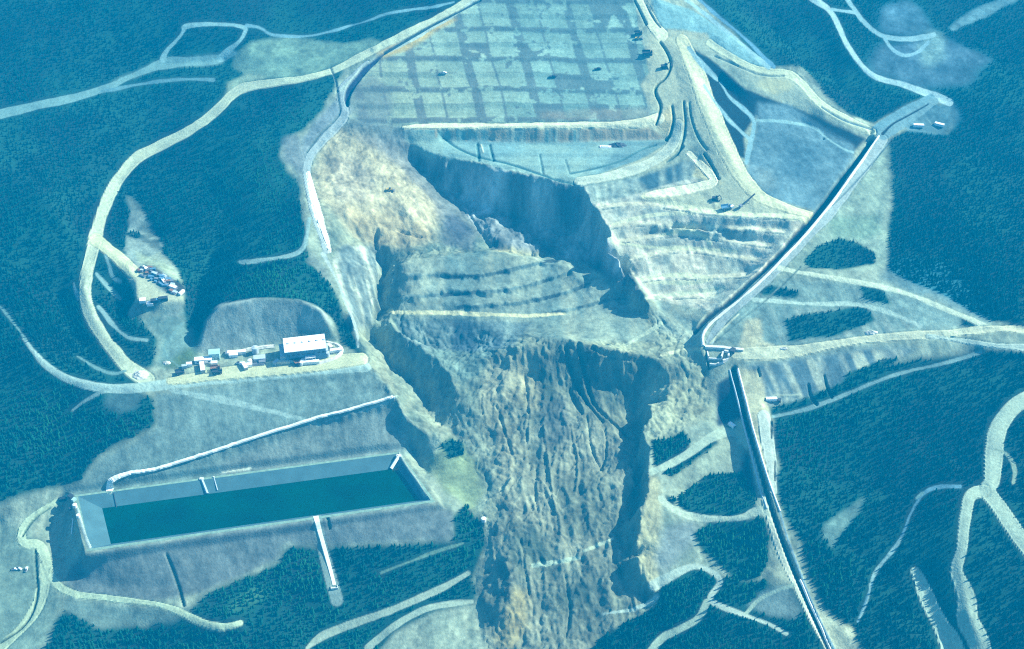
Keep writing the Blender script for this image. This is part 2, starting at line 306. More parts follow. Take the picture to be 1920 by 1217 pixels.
# ------------------------------------------------------------------ ground cover
def lin(c): return np.array([(x / 255 / 12.92) if x / 255 <= .04045 else ((x / 255 + .055) / 1.055) ** 2.4 for x in c])
HZ = np.array([0, .13, .30]); GAIN = 1.25
def obs(r, g, b):
    r, g, b = r * .985, g, b * 1.02                     # ground colour seen through the haze -> the ground's own colour
    return np.clip((lin((r, g, b)) - HZ) / GAIN, .02, .82)
A = np.zeros(gx.shape + (3,)); CL = np.zeros(gx.shape, np.int8); F = np.ones(gx.shape)
GROUND, ROAD, PAD, SLIDE, LINER, PATH = range(6)
wn_ = fbm(gx, gy, 26, 199, 3, .6)
n1 = fbm(gx, gy, 40, 201, 4); n2 = fbm(gx, gy, 9, 205, 3); n3 = fbm(gx, gy, 90, 211, 3)
def tone(c, amt=.12): return np.array(c) * (1 + amt * (n1 + n2))[..., None]
def mix(a, b, t): return np.array(a) * (1 - t)[..., None] + np.array(b) * t[..., None]
patchy = np.clip(.5 + 1.6 * fbm(gx, gy, 55, 231, 4, .6), 0, 1)
under = mix((.002, .028, .028), (.006, .058, .042), patchy)
A[:] = under
def paint(m, col, n=1, cls=None, bare=True, k=1.0):
    global A, F
    s = (soft(m, n) if n else m.astype(float)) * k
    A = A * (1 - s[..., None]) + (col if np.ndim(col) == 3 else np.array(col)) * s[..., None]
    if cls is not None: CL[m] = cls
    if bare: F = F * (1 - np.clip(s * 1.6, 0, 1))
def mix(a, b, t): return np.array(a) * (1 - t)[..., None] + np.array(b) * t[..., None]
st = np.clip(.5 + .9 * (ridged(wx, wy * .2, 10, 221, 3) - .5) * 2 + .5 * n1, 0, 1)     # streaks down the slopes
gravel = mix(obs(120,168,175), obs(165,200,190), st)
paint(m_dist, gravel, 2)
C_CREAM = obs(205,218,182); C_PALE = obs(165,200,192); C_GREY = obs(118,165,182); C_TEAL = obs(140,192,200); C_DULL = obs(90,150,170); C_TAN = obs(205,200,165); C_WHITE = obs(225,245,225)
# slide mass
sl_col = mix(obs(98,155,170), obs(160,190,180), np.clip(.5 + rill * 1.2 + .8 * lump, 0, 1)); sl_col = sl_col * (1 + .15 * n2)[..., None]
paint(m_slide, sl_col, 2, SLIDE)
tg = mix(obs(78,135,158), obs(158,184,178), np.clip(.45 + .9 * n1 + .9 * rill2, 0, 1))
paint(pip(P_TONGUE, 8), tg * (1 + .2 * n2)[..., None], 3)
def blob(pts, col, wob=6, n=3, amt=.18, k=1.0, cls=None, bare=True): paint(pip(pts, wob), tone(col, amt), n, cls, bare, k)
blob([(640,232),(700,250),(760,300),(800,350),(835,400),(800,460),(700,455),(650,430),(605,380),(590,330),(605,270)], obs(205,205,178), 10, 5, .3, .85)
blob([(620,300),(660,290),(700,330),(690,380),(630,380)], obs(190,195,185), 10, 4, .3, .6)
blob([(650,380),(690,400),(740,400),(790,420),(815,450),(760,462),(700,458),(655,430)], obs(215,205,168), 8, 4, .3, .6)
blob([(660,250),(760,255),(840,330),(890,430),(860,460),(820,400),(760,320),(690,270)], obs(110,150,178), 12, 4, .3, .75)
paint(pip(P_SCARP, 2), mix((.05,.07,.07), (.30,.35,.30), np.clip(.5 + 1.4 * fbm(gx, gy * .5, 22, 341, 4, .6), 0, 1)), 2)  # shade of the scarp face deepened in its colour
for fan in ([(868,322),(905,318),(935,360),(925,400),(880,405),(862,370)], [(1135,440),(1160,460),(1170,500),(1150,515),(1125,480)]):
    blob(fan, (.46,.50,.45), 9, 2, .3, .9)
blob([(1120,400),(1135,425),(1130,470),(1100,480),(1095,440)], (.45,.48,.42), 8, 2, .3, .8)
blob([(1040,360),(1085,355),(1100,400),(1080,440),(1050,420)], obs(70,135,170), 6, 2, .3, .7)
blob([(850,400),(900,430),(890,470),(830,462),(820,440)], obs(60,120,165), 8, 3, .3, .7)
blob([(640,460),(700,460),(705,560),(690,620),(660,600),(635,510)], obs(175,205,195), 10, 3, .4, .7)
blob([(740,500),(960,480),(1060,490),(1190,580),(1100,600),(740,580)], obs(135,180,185), 8, 4, .2, .7)
blob([(880,490),(960,460),(1020,475),(1000,492),(920,512)], obs(185,195,165), 5, 3, .2, .7)
blob([(1000,600),(1100,590),(1210,580),(1250,640),(1180,660),(1050,630)], obs(168,198,182), 6, 4, .2, .8)
blob([(745,600),(900,610),(930,660),(880,720),(800,700),(740,650)], obs(95,160,178), 8, 4, .25, .7)
blob([(900,700),(930,668),(1000,650),(1010,700),(970,760),(975,860),(950,960),(925,940),(935,850),(900,780)], obs(178,194,178), 8, 3, .3, .55)
blob([(960,690),(1010,690),(1015,760),(985,780)], obs(180,192,172), 6, 3, .3, .6)
blob([(1010,750),(1060,740),(1070,820),(1020,840)], obs(88,135,165), 8, 3, .3, .6)
blob([(960,1100),(990,1110),(990,1180),(955,1217),(930,1200)], obs(190,190,155), 8, 3, .3, .7)
blob([(1040,900),(1140,880),(1150,1000),(1060,1000)], obs(98,145,160), 10, 4, .3, .5)
blob([(1230,690),(1330,700),(1340,780),(1260,810),(1215,830),(1212,770)], obs(175,200,180), 8, 4, .2, .8)
blob([(1220,590),(1300,600),(1315,680),(1240,670)], obs(180,208,188), 5, 3, .2, .8)
blob([(1218,880),(1238,900),(1240,960),(1235,1050),(1240,1110),(1205,1090),(1192,1020),(1205,950)], obs(195,207,176), 4, 2, .25, .9, GROUND)
blob([(850,820),(890,860),(905,920),(890,960),(860,940),(830,920),(800,870),(810,850)], obs(140,185,165), 6, 3, .15)
# benched wall
bw = mix(obs(125,180,190), obs(205,220,190), np.clip(.5 + n3 + (U - 1300) / 350 + .5 * rill2, 0, 1))
paint(pip([(1092,345),(1180,335),(1300,310),(1345,375),(1480,385),(1530,406),(1440,495),(1330,600),(1310,660),(1240,620),(1216,570),(1190,520),(1152,472),(1112,388)], 2), bw * (1 + .2 * n2)[..., None], 2, GROUND)
patch = (vnoise(gx, gy * .5, 16, 301) > .72)
paint(patch & pip([(1150,415),(1470,415),(1430,490),(1170,500)]), obs(100,160,185), 1, None, True, .7)
vstr = np.clip(.5 + 1.3 * fbm(gx, gy * .15, 16, 311, 3, .6), 0, 1)
riser = mix(obs(150,198,202), obs(232,236,214), np.clip(.25 + .9 * vstr + .5 * n3, 0, 1))
paint(pip(P_TERR_R, 3), riser * (1 + .25 * n2)[..., None], 1, GROUND, True, .85)
paint(pip(P_TERR_B, 3), mix(obs(105,165,182), obs(165,198,190), vstr), 2, GROUND, True, .7)
paint(pip([(1100,352),(1200,332),(1285,300),(1312,302),(1308,330),(1230,352),(1160,372),(1110,380)], 3), mix(obs(60,138,175), obs(185,222,210), np.clip(vstr * 1.5 - .1, 0, 1)), 1, GROUND)
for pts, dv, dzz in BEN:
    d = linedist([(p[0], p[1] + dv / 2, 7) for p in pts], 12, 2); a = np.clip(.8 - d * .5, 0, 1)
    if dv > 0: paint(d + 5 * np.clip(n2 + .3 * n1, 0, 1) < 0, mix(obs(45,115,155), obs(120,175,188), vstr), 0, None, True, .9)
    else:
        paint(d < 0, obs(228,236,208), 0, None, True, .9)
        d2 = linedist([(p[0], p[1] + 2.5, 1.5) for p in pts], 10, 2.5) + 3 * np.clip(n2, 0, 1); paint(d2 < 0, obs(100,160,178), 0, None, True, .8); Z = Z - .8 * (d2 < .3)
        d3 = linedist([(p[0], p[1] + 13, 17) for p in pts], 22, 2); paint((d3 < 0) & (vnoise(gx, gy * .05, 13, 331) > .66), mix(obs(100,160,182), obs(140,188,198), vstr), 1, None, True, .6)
paint(pip([(740,596),(900,600),(1000,606),(960,650),(880,660),(760,650)], 4), mix(obs(60,130,170), obs(130,180,190), vstr), 2, SLIDE)
# left slopes under the pad and round the pond
blob([(290,738),(500,712),(700,690),(735,740),(770,800),(800,850),(745,856),(400,900),(150,932),(110,925),(150,905),(185,862),(240,835),(292,802)], obs(118,172,185), 3, 2, .08)
blob([(600,790),(745,750),(770,800),(750,850),(560,880),(420,895),(400,870)], obs(135,172,185), 6, 4, .1, .7)
blob([(372,662),(385,600),(410,570),(470,558),(560,558),(600,575),(622,605),(610,632),(520,645),(458,655)], obs(150,188,196), 3, 2, .22)
blob([(262,600),(345,570),(360,620),(372,660),(345,690),(290,690),(300,640)], obs(100,165,180), 6, 3, .15)
blob([(300,690),(355,650),(372,662),(350,690)], obs(85,150,150), 4, 3, .2)
blob([(150,1040),(500,985),(800,945),(850,960),(850,1012),(620,1022),(530,1022),(520,1050),(380,1110),(280,1130),(150,1120),(120,1090)], obs(112,155,178), 3, 2, .10)
blob([(110,1125),(330,1145),(370,1130),(330,1165),(190,1178),(130,1150)], obs(110,165,178), 5, 2, .1)
blob([(-40,960),(60,1000),(95,1080),(115,1130),(90,1200),(40,1250),(-40,1250)], obs(115,170,178), 5, 3, .15)
# heap
cell = mix(obs(125,188,205), obs(158,205,205), np.clip(.5 + n1, 0, 1)); paint(m_heap, cell, 1, PAD)
ci, ri = np.floor(cc), np.floor(rr * 2)
hsh = np.modf(np.abs(np.sin(ci * 12.9898 + ri * 78.233) * 43758.5453))[0]
fc, fr = cc - ci, rr * 2 - ri
odd = (ci % 2) == 0
gap_c = np.where(odd, fc < .05, fc < .30) | np.where(odd, fc > .97, fc > .97)
gap_r = np.where(ri % 2 == 0, fr < .10, fr > .95) | ((fr < .04))
wideband = (ri % 2 == 1) & (fr > .80)
edge = (gap_c | gap_r | wideband) & (n2 < .28) | ((hsh > .88) & (n1 + .6 * n2 < .25)) | ((FN + n2 > .80))
plots = m_heap & (V < 236) & (cc > -7.5)
sel = plots & ~edge
lo = np.clip((430 - (U - 640)) / 430 + (V - 60) / 400, 0, 1)   # drier, browner cells lower down the heap
A[plots] = mix(obs(100,156,180), obs(115,155,175), lo)[plots]
cellc = mix(obs(138,196,202), obs(165,198,190), np.clip(lo * .6 + .3 * n3 + .25 * (hsh - .5), 0, 1)) * (1 + .38 * (hsh - .5) + .13 * n2 - .25 * np.clip(1 - np.abs(fr * 3 - np.rint(fr * 3)) * 9, 0, 1) * (n1 > -.1))[..., None]
A[sel] = cellc[sel]
A = np.where(m_heap[..., None], (A + np.roll(A, 1, 0) + np.roll(A, 1, 1)) / 3, A)
blob([(1010,210),(1100,205),(1215,200),(1215,225),(1010,228)], obs(145,160,170), 6, 2, .3, .5)
blob([(650,165),(700,140),(740,170),(730,230),(680,232),(650,205)], obs(120,158,178), 8, 3, .3, .7)
blob([(640,222),(720,228),(770,240),(770,262),(720,262),(660,245)], obs(95,145,175), 8, 3, .3, .7)
blob([(700,95),(760,68),(830,35),(860,35),(820,60),(760,95),(720,110)], C_TAN, 4, 2, .15, .9)
paint(pip([(765,243),(1000,241),(1230,236),(1252,262),(1000,267),(840,262)], 2), mix(obs(125,188,200), obs(178,188,185), np.clip(.5 + (ridged(gx, gy * .08, 8, 141, 2) - .5) * 2.5 + (U - 1000) / 600, 0, 1)), 1)
blob([(1160,262),(1250,264),(1240,290),(1180,320),(1120,325),(1150,290)], obs(105,165,188), 5, 2, .2, .6)
blob([(1240,0),(1300,20),(1370,65),(1420,110),(1440,128),(1390,118),(1330,76),(1290,56),(1235,52),(1222,0),(1205,-40),(1240,-40)], obs(132,198,214), 1, 1, .05, 1, PAD)
# ramp and haul areas
blob([(1218,62),(1255,55),(1325,62),(1335,78),(1285,76),(1305,110),(1340,190),(1372,290),(1400,330),(1430,372),(1530,398),(1528,410),(1430,402),(1340,395),(1280,385),(1210,375),(1205,362),(1250,352),(1330,345),(1352,350),(1345,320),(1320,290),(1318,260),(1300,235),(1293,200),(1285,195),(1285,240),(1270,290),(1240,315),(1180,325),(1120,340),(1085,345),(1130,325),(1200,300),(1250,270),(1255,262),(1215,238),(1160,243),(1160,232),(1215,228),(1232,210),(1215,190),(1202,160),(1218,135),(1210,100)], obs(185,208,188), 1.5, 1, .06, 1, ROAD)
blob([(1250,200),(1262,200),(1262,240),(1252,258),(1232,235),(1240,220)], obs(225,218,172), 2, 2, .1)
blob([(1205,362),(1260,350),(1300,345),(1345,350),(1350,345),(1300,330),(1305,300),(1320,295),(1355,345),(1290,362),(1230,372)], obs(222,228,182), 2, 1, .08)
blob([(1330,75),(1390,118),(1440,138),(1490,135),(1525,170),(1575,212),(1640,240),(1628,258),(1560,232),(1510,202),(1470,190),(1430,172),(1395,140),(1350,112),(1300,88),(1290,72)], obs(165,200,190), 2, 1, .08, 1, ROAD)
blob([(1430,145),(1480,150),(1490,165),(1450,178),(1420,160)], obs(190,210,180), 3, 2, .1)
blob([(1285,82),(1330,108),(1400,168),(1500,205),(1600,250),(1625,262),(1600,285),(1530,250),(1460,205),(1420,215),(1395,250),(1398,300),(1380,290),(1345,200),(1305,120)], (.012,.02,.02), 2, 1, .05, 1, LINER)
blob([(1420,192),(1480,195),(1540,240),(1600,272),(1600,300),(1550,370),(1530,395),(1440,372),(1400,320),(1405,290),(1418,230)], obs(95,165,195), 3, 2, .15, 1, GROUND)
blob([(1460,250),(1540,280),(1520,340),(1460,330)], obs(60,145,185), 10, 5, .3, .6)
blob([(1410,310),(1450,320),(1455,355),(1430,360)], obs(130,180,195), 5, 3, .2, .7)
# east side
blob([(1660,265),(1672,330),(1665,400),(1662,500),(1600,505),(1480,500),(1540,430),(1620,330)], obs(150,195,188), 5, 3, .2)
blob([(1550,410),(1650,400),(1655,440),(1600,450),(1560,450)], obs(120,185,178), 8, 3, .2, .7)
blob([(1400,560),(1460,520),(1640,535),(1720,560),(1840,608),(1740,620),(1560,635),(1480,655),(1400,660),(1360,640),(1330,640),(1345,600)], obs(130,185,192), 4, 3, .2, .9)
blob([(1395,600),(1430,600),(1420,650),(1480,660),(1560,655),(1400,668)], obs(200,212,180), 4, 3, .1, .9)
blob([(1640,520),(1700,480),(1760,490),(1830,560),(1860,610),(1780,580)], obs(60,150,185), 12, 4, .3, .7, None, False)
blob([(1390,685),(1480,672),(1640,650),(1720,655),(1640,690),(1560,720),(1490,750),(1440,760)], obs(128,180,195), 4, 3, .25)
blob([(1380,690),(1432,692),(1442,760),(1450,850),(1452,930),(1432,900),(1405,800)], obs(190,205,182), 2, 1, .1)
blob([(1345,720),(1375,700),(1398,780),(1345,800)], obs(10,115,160), 1, 1, .05, 1)  # left-facing bank, its shade painted as a dark triangle
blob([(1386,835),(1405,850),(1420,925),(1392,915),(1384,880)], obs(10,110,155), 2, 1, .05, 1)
blob([(1300,830),(1385,820),(1392,880),(1350,880),(1280,930),(1262,900),(1290,870)], obs(160,195,185), 5, 2, .2)
blob([(1245,990),(1300,975),(1310,1000),(1280,1040),(1240,1080),(1225,1050)], obs(130,172,188), 4, 3, .15)
blob([(1395,1130),(1470,1090),(1500,1140),(1500,1160),(1440,1155)], obs(125,175,188), 3, 2, .15)
blob([(1440,985),(1470,985),(1495,1060),(1520,1130),(1480,1100),(1440,1095),(1445,1040)], obs(175,205,190), 4, 2, .2)
blob([(1520,1130),(1545,1150),(1600,1180),(1610,1240),(1560,1240)], obs(195,215,190), 4, 2, .2)
vs2 = np.clip(.5 + 2.2 * fbm(gx + .3 * gy, gy * .12, 9, 351, 3, .6), 0, 1)
paint(pip([(1395,688),(1480,676),(1640,655),(1720,658),(1640,692),(1560,722),(1490,750),(1442,762),(1425,700)], 4), mix(obs(75,145,180), obs(205,228,205), vs2), 1, None, True, .8)
paint(pip([(1425,575),(1520,578),(1640,580),(1720,615),(1640,628),(1440,648)], 4), mix(obs(95,160,180), obs(170,205,200), vs2), 1, None, True, .6)
paint(pip([(640,460),(712,462),(716,500),(702,560),(700,612),(668,618),(640,545),(622,490)], 4), mix(obs(90,150,180), obs(215,235,215), vs2), 1, None, True, .75)
blob([(1400,600),(1425,596),(1432,640),(1480,658),(1400,668),(1385,650)], obs(215,222,188), 3, 1, .1, .9)
# clearings in the upper left and upper right woods
blob([(440,105),(470,80),(520,70),(570,70),(640,80),(700,72),(720,80),(650,115),(600,135),(545,150),(480,150),(440,130)], obs(112,178,178), 5, 2, .3)
blob([(425,155),(465,138),(495,142),(500,158),(455,168),(425,182)], obs(150,200,185), 3, 2, .1)
blob([(270,128),(310,112),(420,100),(420,122),(310,128),(200,165),(215,150)], obs(80,155,175), 4, 2, .25)
blob([(1640,20),(1700,0),(1730,30),(1760,60),(1700,65),(1650,50)], obs(70,155,195), 12, 5, .4, .8)
blob([(1650,80),(1780,70),(1855,105),(1820,160),(1700,165),(1640,140),(1620,110)], obs(75,150,190), 14, 6, .5, .75)
blob([(1740,60),(1770,60),(1775,110),(1740,130),(1720,90)], obs(120,190,200), 8, 4, .4, .7)
blob([(1690,230),(1740,195),(1790,195),(1800,225),(1770,256),(1700,248)], obs(40,145,185), 5, 3, .2, .8)
blob([(1780,50),(1820,20),(1900,-10),(1910,0),(1830,40),(1785,60)], obs(100,180,205), 4, 2, .2)
blob([(235,360),(262,390),(285,430),(300,470),(340,510),(300,495),(250,475),(265,440),(240,390)], obs(110,160,175), 6, 2, .3)
paint(pip([(240,395),(285,400),(300,460),(345,515),(352,560),(345,600),(262,625),(215,565),(192,505),(232,480)], 9) & (n1 + .8 * n2 > -.05), obs(140,185,192), 1, None, True, .85)
blob([(300,470),(330,500),(350,545),(335,520),(300,500),(258,492)], obs(160,198,190), 4, 1, .3, .9)
blob([(222,486),(262,500),(300,546),(346,556),(345,566),(300,568),(256,566),(250,540),(238,515)], obs(190,212,190), 2, 1, .06, 1, ROAD)
blob([(254,502),(288,499),(346,538),(343,552),(316,552)], obs(50,110,145), 2, 1, .3, .9)
blob([(255,470),(320,500),(345,530),(320,515),(260,490)], obs(150,190,180), 4, 2, .2)
blob([(210,725),(270,730),(262,760),(230,775),(190,760)], obs(80,150,175), 8, 3, .3, .8)
blob([(530,258),(560,255),(580,300),(575,350),(556,320),(530,300)], obs(125,165,185), 5, 3, .2)
blob([(585,470),(610,500),(630,540),(600,520),(575,490)], obs(140,180,185), 3, 2, .2)
blob([(620,195),(640,170),(660,205),(640,235),(600,260),(570,300),(565,260)], obs(120,165,190), 3, 2, .1)
blob([(1545,985),(1590,955),(1625,930),(1610,965),(1580,1000),(1560,1030),(1540,1010)], obs(110,175,185), 6, 2, .4, .8)
blob([(430,1130),(470,1100),(510,1095),(480,1130),(430,1150)], obs(90,165,170), 8, 3, .4, .7, None, False)
blob([(0,790),(80,795),(120,770),(60,800)], obs(60,140,160), 10, 3, .4, .5, None, False)
# forest islands inside the disturbed ground
m_for = np.zeros(U.shape, bool)
for pts, wob in (([(440,500),(500,500),(560,488),(590,500),(620,540),(640,580),(600,566),(520,556),(430,552),(400,575),(350,620),(345,560),(360,500)], 4),
 ([(1505,490),(1530,465),(1570,448),(1610,455),(1645,475),(1640,495),(1580,505),(1520,503)], 4), ([(1470,600),(1520,590),(1620,570),(1640,600),(1560,632),(1480,640)], 5),
 ([(1420,545),(1440,535),(1500,548),(1490,560),(1430,555)], 3), ([(1800,595),(1830,600),(1828,615),(1805,612)], 2), ([(1610,530),(1660,545),(1670,570),(1620,560)], 5),
 ([(1218,825),(1255,822),(1285,808),(1295,830),(1290,850),(1250,876),(1228,878)], 3), ([(1240,885),(1340,825),(1350,830),(1260,895)], 2),
 ([(1270,930),(1330,888),(1390,885),(1420,930),(1415,960),(1380,972),(1290,965),(1272,950)], 4), ([(1300,1000),(1330,978),(1430,970),(1440,990),(1438,1060),(1420,1085),(1380,1090),(1350,1060),(1315,1030)], 3),
 ([(1240,1100),(1290,1065),(1330,1070),(1340,1090),(1320,1120),(1300,1155),(1235,1190),(1200,1230),(1090,1240),(1130,1190),(1230,1140)], 3),
 ([(1340,1110),(1400,1100),(1420,1120),(1390,1140),(1340,1120)], 4), ([(1320,1170),(1400,1165),(1470,1195),(1540,1200),(1545,1240),(1260,1240)], 3), ([(1360,1135),(1420,1150),(1500,1175),(1520,1190),(1460,1180)], 2),
 ([(850,970),(875,945),(900,985),(910,1020),(880,1080),(850,1100),(860,1030)], 3), ([(825,830),(845,820),(870,830),(868,855),(840,858)], 5),
 ([(1590,700),(1660,672),(1690,672),(1640,700),(1620,715),(1580,722)], 4), ([(1480,770),(1560,740),(1600,725),(1640,705),(1570,735),(1500,762)], 1),
 ([(365,1135),(380,1125),(410,1120),(405,1160),(380,1155)], 3), ([(1250,925),(1268,940),(1262,955),(1245,950)], 2),
 ([(560,400),(573,440),(573,465),(540,478),(450,480),(400,420),(480,330),(530,330),(560,350)], 3),
 ([(220,490),(240,520),(255,560),(230,600),(250,650),(215,600),(190,540),(185,495)], 2)):
    m_for |= pip(pts, wob)
s = soft(m_for, 1); A = A * (1 - s[..., None]) + under * s[..., None]; F = np.maximum(F, s); CL[m_for] = GROUND
# pond liner
paint(DP > -1, obs(75,150,190), 0, LINER); A[DP > -1] *= (1 + .05 * n2[DP > -1])[..., None]
gl = linedist([(212,925,4),(217,955,4)], 6); paint(gl < 0, obs(30,110,150), 0)
gl = linedist([(378,898,6),(388,930,6)], 6); paint((gl < 0) & (DP > 0), obs(150,205,215), 0)

